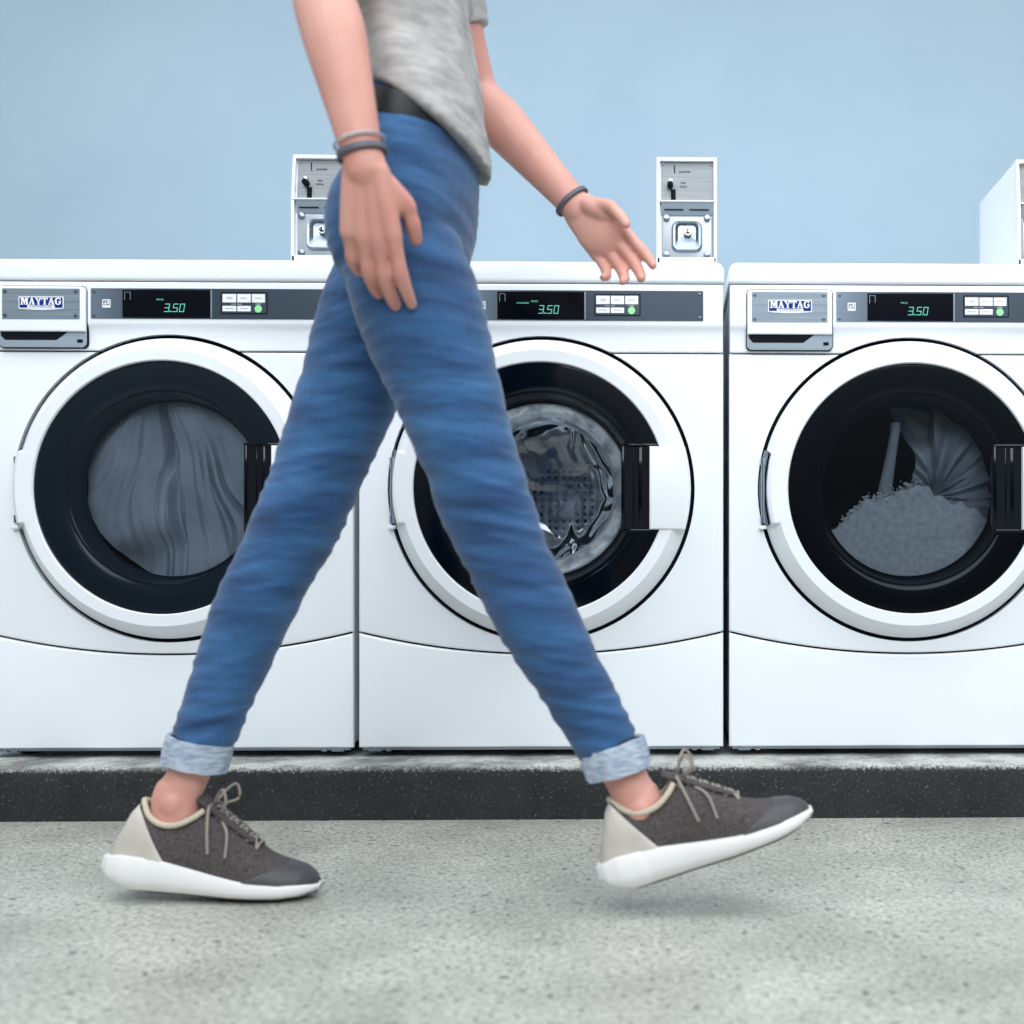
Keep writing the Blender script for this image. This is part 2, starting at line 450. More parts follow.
CURB = 0.096
bm = bmesh.new()
nx, prof = 420, []
pr_ = [(-0.100, -0.002), (-0.100, 0.03), (-0.100, 0.06), (-0.100, 0.082), (-0.0985, 0.0905), (-0.093, 0.0955), (-0.08, 0.096), (-0.04, 0.096), (0.1, 0.096), (0.9499, 0.096)]
rows = []
for i in range(nx + 1):
    x = -3.1 + 6.4 * i / nx
    r_ = []
    for j, (y, z) in enumerate(pr_):
        k = 0.0022 if 2 <= j <= 6 else 0.0
        d = noise.noise(Vector((x * 14, y * 30, z * 30))) * k + noise.noise(Vector((x * 45, y * 60, z * 60))) * k * .6
        r_.append(bm.verts.new((x, y + d, z + (d * .6 if j > 2 else 0))))
    rows.append(r_)
for A, B in zip(rows, rows[1:]):
    for j in range(len(pr_) - 1): bm.faces.new((A[j], B[j], B[j + 1], A[j + 1]))
tag(obj('trim_1', bm, M['curb']), kind='structure')

# ------------------------------------------------------------------ washer
DC = 0.595            # door centre height
RO, RI = 0.2782, 0.2315
HALF = 0.340
def lx(px, ref=541.5): return (px - ref) / 536.9
def lz(py): return CAM_Z - (py - CY) / 536.9

LETTERS = {   # slab-serif capitals on a 10-high grid, as boxes/quads
 'M': (12.5, [[(0,0),(4.4,0),(4.4,1.2),(3.2,1.2),(3.2,8.8),(4,8.8),(4,10),(0,10),(0,8.8),(1.1,8.8),(1.1,1.2),(0,1.2)],
       [(2.2,10),(4.8,10),(7.0,3.6),(5.9,0.2)], [(12.5-2.2,10),(12.5-4.8,10),(12.5-7.2,3.6),(6.3,0.2)],
       [(7.4,0),(12.5,0),(12.5,1.2),(11.6,1.2),(11.6,8.8),(12.5,8.8),(12.5,10),(8.4,10),(8.6,8.8),(8.6,1.2),(7.4,1.2)]]),
 'A': (10, [[(0.2,0),(3.8,0),(3.8,1.2),(2.6,1.2),(5.1,7.6),(4.1,10),(1.2,1.2),(0.2,1.2)],
       [(4.1,10),(6.2,10),(9.3,1.2),(10,1.2),(10,0),(5.3,0),(5.3,1.2),(6.4,1.2)], [(2.6,3.0),(6.6,3.0),(6.4,4.2),(3.0,4.2)]]),
 'Y': (10, [[(3.6,0),(7.4,0),(7.4,1.2),(6.6,1.2),(6.6,4.6),(4.2,4.6),(4.2,1.2),(3.6,1.2)],
       [(0,10),(4.4,10),(4.4,8.8),(3.6,8.8),(6.0,4.6),(4.2,4.2),(1.0,8.8),(0,8.8)],
       [(6,10),(10,10),(10,8.8),(9.2,8.8),(6.6,4.4),(5.2,4.8),(7.2,8.8),(6,8.8)]]),
 'T': (10, [[(2.8,0),(7.2,0),(7.2,1.2),(6.3,1.2),(6.3,9),(3.7,9),(3.7,1.2),(2.8,1.2)], [(0.2,10),(9.8,10),(9.8,6.8),(8.8,6.8),(8.2,8.8),(1.8,8.8),(1.2,6.8),(0.2,6.8)]]),
 'G': (11, [[(9.6,6.8),(9.6,10),(8.6,10),(8.2,9.2),(6.2,10.2),(3.4,9.8),(1.2,8.2),(0.3,5),(1.2,1.8),(3.4,0.2),(6.2,-0.2),(8.6,0.6),(9.8,1.4),(9.8,4.2),(10.6,4.2),(10.6,5.3),(6.2,5.3),(6.2,4.2),(7.2,4.2),(7.2,1.6),(5.6,1.1),(4.0,2),(3.3,5),(4.0,8),(5.6,8.9),(7.2,8.5),(8.6,6.8)]]),
}
def word(bm, s, x0, z0, h, y, width):
    tot = sum(LETTERS[c][0] for c in s) + 0.3 * (len(s) - 1)
    k = width / tot; kz = h / 10; x = 0
    for c in s:
        w_, polys = LETTERS[c]
        for p in polys:
            prism(bm, [(x0 + (x + a) * k, z0 + b_ * kz) for a, b_ in p], y - 0.0008, y, 'y')
        x += w_ + 0.3
    return bm

def door_profile(a):
    # angles: 0 = right, pi = left (hinge side)
    d = abs(math.degrees(math.atan2(math.sin(a - PI), math.cos(a - PI))))
    if d < 14.2:    # hinge cut-back: flat outer face, smaller radius
        return [(RI, 0.004), (0.2700, 0.004), (0.2700, -0.010), (0.2700, -0.030), (0.2640, -0.0345), (0.2560, -0.0352), (0.2335, -0.0352), (RI, -0.0320)]
    return [(RI, 0.004), (RO, 0.004), (RO, 0.001), (RO - 0.0025, -0.0035), (0.2560, -0.0325), (0.2535, -0.0345), (0.2335, -0.0352), (RI, -0.0320)]

def make_washer():
    t = empty('washing_machine')
    # cabinet: five-sided shell, open at the front
    bm = bmesh.new()
    box(bm, -0.336, 0.336, 0.014, 0.715, 0.117, 0.975, 0.006)
    obj('cabinet', bm, M['enamel'], t)
    # top lid with rounded shoulders
    bm = bmesh.new()
    prism(bm, rrect(-HALF, HALF, 0.9795, 1.0175, 0.016, 8, (1, 1, 0, 0)), -0.016, 0.72, 'y', 0.007, 4)
    obj('top_panel', bm, M['enamel'], t)
    # control fascia, profile in (y, z)
    bm = bmesh.new()
    pf = [(0.013, 0.9755), (-0.012, 0.9755), (-0.0145, 0.973), (-0.0145, 0.902), (-0.0135, 0.8985), (-0.010, 0.895), (-0.0055, 0.891), (-0.0025, 0.885), (-0.0012, 0.878), (-0.001, 0.8525), (0.001, 0.8505), (0.013, 0.8505)]
    prism(bm, pf, -HALF + .002, HALF - .002, 'x', 0.0035, 3)
    fas = obj('control_fascia', bm, M['enamel'], t)
    cut = bmesh.new(); disc_y(cut, 0, DC, 0.2855, -0.05, 0.05, 128)
    bool_cut(fas, cut)
    # front panel with the door opening and the arched lower edge
    xe = HALF - .001
    R = (xe ** 2 + 0.041 ** 2) / (2 * 0.041)
    def arc(z_edge, n=40):
        cz = z_edge - 0.041 + R
        return [(x, cz - math.sqrt(R * R - x * x)) for x in [-xe + 2 * xe * i / n for i in range(n + 1)]]
    bm = bmesh.new()
    prism(bm, [(xe, 0.8478), (-xe, 0.8478)] + arc(0.3300), 0.0, 0.0135, 'y', 0.004, 4)
    fp = obj('front_panel', bm, M['enamel'], t)
    cut = bmesh.new(); disc_y(cut, 0, DC, 0.2855, -0.05, 0.05, 128)
    bool_cut(fp, cut)
    # lower kick panel
    bm = bmesh.new()
    prism(bm, [(xe, 0.1135), (-xe, 0.1135)][::-1] + arc(0.3265)[::-1], 0.0, 0.0135, 'y', 0.004, 4)
    obj('kick_panel', bm, M['enamel'], t)
    bm = bmesh.new()
    box(bm, -0.333, 0.333, 0.006, 0.03, 0.1085, 0.1145)
    for sx in (-1, 1):
        box(bm, sx * 0.31 - .012, sx * 0.31 + .012, 0.004, 0.02, 0.106, 0.113, 0.001)
        box(bm, sx * 0.285 - .005, sx * 0.285 + .005, 0.004, 0.02, 0.106, 0.113, 0.001)
    obj('base_rail', bm, M['steel_dark'], t)
    # black backing sheet, added so the seams and door gap read as shaded
    bm = bmesh.new()
    sq = bmesh.new(); box(sq, -0.334, 0.334, 0.0137, 0.016, 0.1185, 0.9745)
    o = obj('inner_gap_shade', sq, M['black_gap'], t)
    bm.free()
    # feet
    for sx in (-1, 1):
        for yy in (0.08, 0.64):
            bm = bmesh.new()
            bmesh.ops.create_cone(bm, cap_ends=True, segments=20, radius1=0.022, radius2=0.018, depth=0.021,
                                  matrix=Matrix.Translation((sx * 0.29, yy, CURB + 0.0105)))
            obj('foot', bm, M['black_gap'], t)
    # ---- dispenser drawer (left of fascia)
    r0 = 912.0
    X0, X1, Z1, Z0 = lx(747.4, r0), lx(833.4, r0), lz(289.4), lz(350)
    bm = bmesh.new()
    prism(bm, rrect(X0 - .0012, X1 + .0012, Z0 - .0008, Z1 + .0012, 0.010), -0.0152, 0.0, 'y')
    dr = obj('dispenser_drawer', bm, M['black_gap'], t)
    bm = bmesh.new()
    prism(bm, rrect(X0, X1, Z0 + .0005, Z1, 0.0095, 6, (0, 0, 1, 1)), -0.0166, -0.010, 'y', 0.0015)
    obj('grip_recess', bm, M['grey_recess'], dr)
    bm = bmesh.new()
    prism(bm, [(lx(749.6, r0), lz(333)), (lx(817, r0), lz(333)), (lx(804, r0), lz(342.4)), (lx(753.5, r0), lz(342.4)), (lx(749.6, r0), lz(338))], -0.0176, -0.012, 'y')
    box(bm, lx(824.2, r0), lx(829.6, r0), -0.0176, -0.012, lz(345), lz(341.8))
    obj('grip_slot', bm, M['black_gap'], dr)
    bm = bmesh.new()
    prism(bm, rrect(X0 + .0010, X1 - .0010, lz(334.3), Z1 - .0008, 0.0085, 6, (1, 1, 0, 0)), -0.0270, -0.012, 'y', 0.0035, 4)
    obj('drawer_front', bm, M['enamel'], dr)
    bm = bmesh.new()
    prism(bm, rrect(lx(752.3, r0), lx(828, r0), lz(322.4), lz(292.2), 0.0012, 3), -0.0282, -0.026, 'y')
    obj('badge_plate', bm, M['panel_grey'], dr)
    for px in (755.2, 824.2):
        for py in (295, 318.8):
            bm = bmesh.new(); screw(bm, lx(px, r0), lz(py), -0.0280, 0.0036); obj('screw', bm, M['screw'], dr)
    bx0, bx1, bz0, bz1 = lx(768.6, r0), lx(812.4, r0), lz(312.2), lz(300.2)
    bm = bmesh.new()
    box(bm, bx0, bx1, -0.0292, -0.028, bz0, bz1)
    n_ = 20
    prism(bm, [(bx0 + (bx1 - bx0) * i / n_, bz0 - 0.0022 * math.sin(PI * i / n_)) for i in range(n_ + 1)] + [(bx1, bz0 + .001), (bx0, bz0 + .001)], -0.0292, -0.028, 'y')
    obj('logo_badge', bm, M['logo_white'], dr)
    bm = bmesh.new()
    box(bm, bx0 + .0017, bx1 - .0017, -0.0298, -0.029, bz0 + .0017, bz1 - .0016)
    obj('logo_field', bm, M['logo_blue'], dr)
    bm = bmesh.new()
    word(bm, 'MAYTAG', bx0 + .0036, bz0 + .0072, 0.0128, -0.0298, (bx1 - bx0) - .0072)
    obj('logo_lettering', bm, M['logo_white'], dr, smooth=False)
    bm = bmesh.new()
    box(bm, bx0 + .016, bx1 - .016, -0.0302, -0.029, bz0 + .0012, bz0 + .0060)
    obj('logo_underline', bm, M['logo_white'], dr, smooth=False)
    bm = text_mesh('COMMERCIAL', 0.0050, (bx0 + bx1) / 2, bz0 + .0037, -0.0304, sx=1.35)
    obj('badge_lettering', bm, M['logo_blue'], dr, smooth=False)
    # ---- control strip
    SX0, SX1 = lx(466.8), lx(703.2)
    bm = bmesh.new()
    prism(bm, rrect(SX0, SX1, lz(321), lz(291), 0.0015, 3), -0.0166, -0.014, 'y')
    cp = obj('control_panel', bm, M['strip_dark'], t)
    bm = bmesh.new()
    prism(bm, rrect(lx(498), lx(584.5), lz(319.9), lz(292.6), 0.001, 3), -0.0176, -0.0160, 'y')
    obj('display_screen', bm, M['display'], cp)
    bm = bmesh.new()
    box(bm, lx(584.6), lx(586), -0.0182, -0.016, lz(320), lz(292.4)); 
    obj('display_edge', bm, M['panel_grey'], cp)
    bm = bmesh.new()
    prism(bm, [(lx(505.5), lz(302)), (lx(506), lz(302)), (lx(506), lz(294.5)), (lx(500), lz(294.5)), (lx(500), lz(302.5)), (lx(500.5), lz(302.5)), (lx(500.5), lz(295)), (lx(505.5), lz(295))], -0.0182, -0.0174, 'y')
    obj('display_mark', bm, M['panel_grey'], cp)
    # 7-segment price
    bm = bmesh.new()
    SEG = {'3': 'abgcd', '5': 'afgcd', '0': 'abcdef'}
    def digit(ch, x, z, w_, h, th):
        sh = lambda xx, zz: (x + xx + (zz) * 0.16, z + zz)
        q = {'a': (0, h - th, w_, h), 'd': (0, 0, w_, th), 'g': (0, h / 2 - th / 2, w_, h / 2 + th / 2),
             'b': (w_ - th, h / 2, w_, h), 'c': (w_ - th, 0, w_, h / 2), 'e': (0, 0, th, h / 2), 'f': (0, h / 2, th, h)}
        for s in SEG[ch]:
            a, b0, c, d = q[s]
            e = th * .12
            prism(bm, [sh(a + e, b0 + e), sh(c - e, b0 + e), sh(c - e, d - e), sh(a + e, d - e)], -0.0184, -0.0174, 'y')
    dz, dh = lz(314.4), 8.4 / 536.9
    digit('3', lx(538.6), dz, 5.0 / 537, dh, 0.85 / 537)
    box(bm, lx(544.6), lx(546), -0.0184, -0.0174, dz, dz + 1.3 / 537)
    digit('5', lx(546.9), dz, 5.0 / 537, dh, 0.85 / 537)
    digit('0', lx(553.4), dz, 5.0 / 537, dh, 0.85 / 537)
    bm = join(bm, text_mesh('PRICE', 0.0044, lx(534.9), lz(302.1), -0.0178, sx=1.15))
    obj('price_readout', bm, M['led'], cp, smooth=False)
    # button cluster
    bm = bmesh.new()
    prism(bm, rrect(lx(594.6), lx(640.6), lz(316.2), lz(294.2), 0.0012, 3), -0.0176, -0.016, 'y')
    obj('button_panel', bm, M['black_gap'], cp)
    bm = bmesh.new()
    prism(bm, rrect(lx(595.6), lx(639.6), lz(315.2), lz(295.2), 0.001, 3), -0.0180, -0.017, 'y')
    obj('button_surround', bm, M['strip_dark'], cp)
    bt = ((596.4, 609.9, 296.3, 304.6, 'WHITES &\nCOLORS'), (611.0, 624.2, 296.3, 304.6, 'NORMAL'), (625.3, 638.2, 296.3, 304.6, 'DELICATE'),
          (596.4, 609.9, 308.0, 313.4, 'PERM PRESS'), (611.0, 624.2, 308.0, 313.4, 'WOOLENS'))
    for a, b_, c, d, s in bt:
        bm = bmesh.new()
        prism(bm, rrect(lx(a), lx(b_), lz(d), lz(c), 0.0006, 2), -0.0190, -0.0178, 'y')
        o = obj('button', bm, M['button'], cp)
        bm = text_mesh(s, 0.0030 if '\n' not in s else 0.0026, lx((a + b_) / 2), lz((c + d) / 2) , -0.0192, 0.0001, sx=1.0)
        obj('button_lettering', bm, M['ink'], cp, smooth=False)
    bm = bmesh.new(); disc_y(bm, lx(631.6), lz(310.9), 0.0068, -0.0190, -0.0178, 24)
    obj('start_button', bm, M['green'], cp)
    obj('start_lettering', text_mesh('START', 0.0034, lx(631.6), lz(306.3), -0.0182, sx=1.1), M['white_ink'], cp, smooth=False)
    obj('cycle_lettering', text_mesh('COLD / WARM', 0.0024, lx(610), lz(306.4), -0.0182, sx=1.2), M['white_ink'], cp, smooth=False)
    # sticker
    bm = bmesh.new()
    a, c = lx(848.6, r0), lz(302)
    s_ = 8.2 / 537
    for (u0, u1, v0, v1) in ((0, 1, 0, .28), (0, 1, .86, 1), (0, .12, 0, 1), (.88, 1, 0, 1), (.2, .8, .42, .52), (.3, .42, .3, .75), (.6, .8, .55, .8)):
        box(bm, a + u0 * s_, a + u1 * s_, -0.0171, -0.0164, c - s_ + v0 * s_, c - s_ + v1 * s_)
    obj('energy_sticker', bm, M['white_ink'], cp, smooth=False)
    for px in (470.2, 699.8):
        for py in (294.2, 317.8):
            bm = bmesh.new(); screw(bm, lx(px), lz(py), -0.0164, 0.0032); obj('screw', bm, M['screw'], cp)
    # ---- door
    bm = bmesh.new(); lathe_y(bm, door_profile, 0, DC, 360)
    door = obj('door', bm, M['enamel_door'], t, angle=25)
    # hinge
    bm = bmesh.new()
    n_ = 24
    for k in range(n_):
        pass
    pts_o, pts_i = [], []
    for k in range(n_ + 1):
        a = math.radians(180 - 15 + 30 * k / n_)
        pts_o.append((0.2825 * math.cos(a), DC + 0.2825 * math.sin(a))); pts_i.append((0.2735 * math.cos(a), DC + 0.2735 * math.sin(a)))
    prism(bm, pts_o + pts_i[::-1], 0.001, 0.010, 'y')
    h = obj('hinge', bm, M['steel_dark'], door)
    bm = bmesh.new()
    for (z0, z1, r_, s_) in ((DC - .062, DC + .058, 0.0035, 0), (DC - .064, DC - .050, 0.0055, 0), (DC + .045, DC + .058, 0.0055, 0)):
        bmesh.ops.create_cone(bm, cap_ends=True, segments=16, radius1=r_, radius2=r_, depth=z1 - z0, matrix=Matrix.Translation((-0.2760 + (0.004 if s_ else 0), -0.004, (z0 + z1) / 2)))
    obj('hinge_pin', bm, M['steel'], door)
    bm = bmesh.new(); box(bm, -0.2830, -0.2700, -0.012, 0.006, DC - .075, DC - .0685, 0.0012)
    obj('hinge_bracket', bm, M['enamel'], door)
    # dark inner surround, dished towards the bowl
    bm = bmesh.new()
    lathe_y(bm, [(RI + .001, -0.018), (RI + .001, -0.0255), (0.225, -0.0262), (0.205, -0.0258), (0.188, -0.0250), (0.1805, -0.0220), (0.1790, -0.0050)], 0, DC, 128, closed=False)
    obj('door_surround', bm, M['gloss_black'], door)
    bm = bmesh.new()
    lathe_y(bm, [(0.1800, -0.0135), (0.1775, -0.0120), (0.1740, 0.004), (0.1690, 0.018), (0.1655, 0.0225), (0.1635, 0.0215), (0.1625, 0.0240)], 0, DC, 128, closed=False)
    obj('window_rim', bm, M['rim_dark'], door)
    bm = bmesh.new()
    lathe_y(bm, [(RI, -0.0300), (0.20, -0.0306), (0.12, -0.0312), (0.04, -0.0315), (0.002, -0.0315)], 0, DC, 96, closed=False, cap=True)
    obj('glass_pane', bm, M['pane'], door)
    # handle and its finger pocket
    hz = 0.0765
    bm = bmesh.new()
    a0 = math.asin(hz / (RO - .0005)); pts = [(0.2015, DC - hz), ]
    for k in range(17):
        a = -a0 + 2 * a0 * k / 16
        pts.append(((RO - .0005) * math.cos(a), DC + (RO - .0005) * math.sin(a)))
    pts.append((0.2015, DC + hz))
    prism(bm, pts, -0.0425, 0.000, 'y', 0.0035, 4)
    for v in bm.verts:      # the outer edge sweeps back
        if v.co.y < -0.02: v.co.y += max(0, v.co.x - 0.235) ** 2 * 9
    obj('handle', bm, M['enamel_door'], door, angle=35)
    bm = bmesh.new()
    x0, x1 = 0.1495, 0.2035
    for (a, b_, c, d, y) in ((x0, x0 + .006, DC - .080, DC + .080, -0.0335), (x0, x1 + .02, DC + .0755, DC + .082, -0.0335), (x0, x1 + .02, DC - .082, DC - .0755, -0.0335),
                             (x0 + .021, x0 + .0245, DC - .076, DC + .076, -0.0325), (x0 + .031, x0 + .039, DC - .076, DC + .076, -0.0325)):
        box(bm, a, b_, y, -0.010, c, d, 0.0018, 2)
    obj('handle_pocket', bm, M['gloss_black'], door)
    bm = bmesh.new(); box(bm, x0 + .003, x1, -0.0318, -0.008, DC - .077, DC + .077)
    obj('pocket_back', bm, M['black_gap'], door)
    for (xx, zz) in ((x0 + .002, DC + .083), (x0 + .002, DC - .083), (x0 + .016, DC - .085), (x0 + .030, DC - .083)):
        pass
    # ---- drum
    bm = bmesh.new()
    lathe_y(bm, [(0.200, 0.0165), (0.200, 0.055), (0.245, 0.075), (0.248, 0.10), (0.248, 0.42), (0.235, 0.44), (0.10, 0.445), (0.03, 0.43), (0.002, 0.43)], 0, DC, 64, closed=False, cap=True)
    dm = obj('drum', bm, M['drum'], t)
    for k in range(3):
        a = math.radians(25 + 120 * k)
        bm = bmesh.new()
        c = Vector((math.cos(a), 0, math.sin(a))); s = Vector((-math.sin(a), 0, math.cos(a)))
        ctr = Vector((0, 0, DC))
        secs = []
        for yy, hgt, tw in ((0.09, 0.03, -.03), (0.16, .06, -.02), (0.26, .065, .0), (0.36, .06, .02), (0.43, .03, .03)):
            secs.append((ctr + c * 0.235 + s * tw + Vector((0, yy, 0)), 0.026, hgt))
        loft(bm, secs, side=c, sub=5, n=16)
        obj('lifter', bm, M['steel'], dm)
    # the fascia parts stand only slightly proud
    for o in t.children:
        if o.name.split('.')[0] in ('control_fascia', 'dispenser_drawer', 'control_panel', 'top_panel'):
            for q in [o] + list(o.children):
                for v in q.data.vertices:
                    if v.co.y < 0: v.co.y *= 0.5
    # cabinet and inner gap-shade sheet openings for the drum
    for o in (D.objects[t.name].children):
        if o.name.startswith('inner_gap_shade') or o.name.startswith('cabinet'):
            cut = bmesh.new(); disc_y(cut, 0, DC, 0.199 if o.name.startswith('inner') else 0.262, -0.02, 0.47, 96)
            bool_cut(o, cut)
    return t

def copy_tree(o, parent=None):
    c = o.copy(); COL.objects.link(c)
    if parent is not None: c.parent = parent
    for ch in list(o.children): copy_tree(ch, c)
    return c

def find(o, name):
    for ch in o.children_recursive:
        if ch.name.split('.')[0] == name: return ch

XM = (541.5 - CX) / 536.9
PITCH = 0.689
wm = make_washer()
wl = copy_tree(wm); wr = copy_tree(wm)
G = 'front-loading washers standing in a row on the black kerb'
for t, x, lab in ((wm, XM, 'white front-loading washing machine with an empty steel drum, in the middle'),
                  (wl, XM - PITCH, 'white front-loading washing machine full of pale twisted laundry, at the left'),
                  (wr, XM + PITCH, 'white front-loading washing machine with suds behind its door, at the right')):
    t.location = (x, 0, 0); tag(t, lab, 'washing machine', G)
M['drum_dark'] = mat('shaded_drum_steel', srgb(16, 20, 26), 0.5, metal=0.3)  # side machines: the drum's inner shade is put into a darker steel colour
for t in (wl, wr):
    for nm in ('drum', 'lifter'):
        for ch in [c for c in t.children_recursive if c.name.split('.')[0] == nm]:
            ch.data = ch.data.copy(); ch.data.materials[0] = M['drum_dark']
M['pane_clear'] = pane_mat('clear_door_glass', (0.95, 0.965, 0.98, 1))
gp = find(wm, 'glass_pane'); gp.data = gp.data.copy(); gp.data.materials[0] = M['pane_clear']
rim = find(wl, 'window_rim'); rim.data = rim.data.copy(); rim.data.materials[0] = M['haze_gloss']
find(wl, 'door_surround').data = find(wl, 'door_surround').data.copy()
find(wl, 'door_surround').data.materials[0] = M['haze_gloss']
# the middle display also shows a second word
obj('display_message', text_mesh('AVAILABLE', 0.0040, lx(523.6), lz(304.8), -0.0178, sx=1.15), M['led'], find(wm, 'control_panel'), smooth=False)
# wet glass bowl of the empty machine
bm = bmesh.new()
lathe_y(bm, [(0.1625, 0.022), (0.1590, 0.020), (0.1540, 0.023), (0.1460, 0.026), (0.1400, 0.032), (0.1370, 0.042), (0.1300, 0.075), (0.1340, 0.082), (0.1480, 0.050), (0.1580, 0.032)], 0, DC, 96)
obj('glass_bowl', bm, M['bowl'], find(wm, 'door'))
bm = bmesh.new()
lathe_y(bm, [(0.138, 0.078), (0.110, 0.098), (0.06, 0.110), (0.002, 0.113)], 0, DC, 64, closed=False, cap=True)
obj('bowl_bottom', bm, M['film'], find(wm, 'door'))

# ------------------------------------------------------------------ laundry and suds
def fold_field(x, z, seed, ang, su=16, sv=3.2):
    ca, sa = math.cos(ang), math.sin(ang)
    u = x * ca + z * sa; v = -x * sa + z * ca
    wx = noise.noise(Vector((x * 7 + seed, z * 7, seed))) * 0.055
    a = noise.noise(Vector(((u + wx) * su, v * sv + wx * 12, seed)))
    b_ = noise.noise(Vector(((u + wx) * su * 2.1, v * sv * 2 + 5, seed + 3)))
    return 0.72 * (1 - 2.2 * abs(a)) + 0.28 * (1 - 2.2 * abs(b_))

def heap(cx, fn, R_=0.172, n=170):
    bm = bmesh.new()
    grid = {}
    for i in range(n + 1):
        for j in range(n + 1):
            x = -R_ + 2 * R_ * i / n; z = -R_ + 2 * R_ * j / n
            if x * x + z * z > R_ * R_: continue
            y = fn(x, z)
            if y is None: continue
            grid[i, j] = bm.verts.new((cx + x, y, DC + z))
    for (i, j), v in grid.items():
        q = [grid.get(k) for k in ((i, j), (i + 1, j), (i + 1, j + 1), (i, j + 1))]
        if all(q): bm.faces.new(q)
    return bm

def fl(x, z):   # left machine: heaped cloth pressed to the glass
    # folds run down from the top middle, fanning out to the lower right
    dx, dz = x + 0.035, 0.26 - z
    th = math.atan2(dx, dz)
    wq = noise.noise(Vector((x * 9, z * 9, 1.5))) * 0.10
    f1 = 1 - 2.4 * abs(noise.noise(Vector(((th + wq) * 11, z * 3.5, 3.1))))
    f2 = 1 - 2.4 * abs(noise.noise(Vector(((th + wq) * 24, z * 6 + 3, 7.7))))
    soft = noise.noise(Vector((x * 11 + z * 2, z * 4.5, 5.5)))
    w_ = 1 / (1 + math.exp(-(x + 0.012) * 70))
    y = 0.060 - w_ * (0.034 * f1 + 0.012 * f2) - (1 - w_) * (0.040 * soft + 0.008 * f1)
    y += 0.02 * math.exp(-((x + 0.010 + 0.1 * z) / 0.008) ** 2)      # deep crease down the middle
    dk = 1 / (1 + math.exp((z + 0.085 - .25 * x) * 70)) / (1 + math.exp((x - 0.010 + .12 * math.sin(z * 30) * .1) * 60))
    r = math.hypot(x, z) / 0.17
    return max(0.037 + 0.004 * f1, y + 0.05 * dk - 0.014 * r ** 4)
o = obj('laundry_load', heap(XM - PITCH, fl, n=240), M['laundry'])
tag(o, 'twisted pale grey laundry filling the left washing machine', 'laundry', 'laundry loads behind the door glass')

def suds_top(x):
    return 0.005 - 0.060 * max(0, (-x - 0.02) / 0.10) ** 1.2 + 0.006 * math.sin(x * 60) + 0.008 * noise.noise(Vector((x * 60, 1, 2))) - 0.05 * max(0, (x - 0.05) / .1)
def fr(x, z):   # right machine: cloth hanging in from the right and top
    px, pz = 0.062, -0.008
    th = math.atan2(z - pz, x - px); rr_ = math.hypot(x - px, z - pz)
    f = 1 - 2.2 * abs(noise.noise(Vector((th * 3.4, rr_ * 7, 4.2))))
    edge = 0.010 + 0.02 * math.sin(z * 25) - 0.05 * max(0, z - .1)
    m1 = x > edge
    # narrow twisted sleeve hanging at upper left
    xs = -0.012 - 0.19 * max(0, 0.12 - z) ** 1.0 * 0.9
    wsl = 0.010 + 0.10 * max(0, .115 - z) ** 1.4
    m2 = abs(x - xs) < wsl and z < 0.135
    if z < suds_top(x) - 0.004: return None
    if m1: return 0.082 - 0.018 * f * min(1, rr_ / .03) + 0.03 * max(0, 1 - (x - edge) / .02) + (0.05 if 0.075 < z and x < 0.06 else 0) * min(1, (z - .075) / .03)
    if m2: return 0.084 - 0.012 * math.sqrt(max(0, 1 - ((x - xs) / wsl) ** 2))
    return None
o = obj('laundry_load', heap(XM + PITCH, fr, n=220), M['laundry_dark'])
tag(o, 'slate grey cloth above the suds in the right washing machine', 'laundry', 'laundry loads behind the door glass')
def fs(x, z):
    s = suds_top(x)
    if z > s: return None
    return 0.044 + 0.012 * noise.noise(Vector((x * 14, z * 14, 8))) + 0.008 * max(0, 1 - (s - z) / .012) ** 2
bm = heap(XM + PITCH, fs, n=200)
for k in range(240):
    x = random.uniform(-.125, 0.03); z = suds_top(x) + random.gauss(-0.002, 0.006)
    if x * x + z * z > .157 ** 2: continue
    r_ = random.uniform(.0012, .0034)
    bmesh.ops.create_icosphere(bm, subdivisions=2, radius=r_, matrix=Matrix.Translation((XM + PITCH + x, 0.046 + random.uniform(0, .006), DC + z)))
o = obj('soap_suds', bm, M['suds'])
tag(o, 'foamy grey white suds filling the lower half of the right drum', 'suds', kind='stuff')

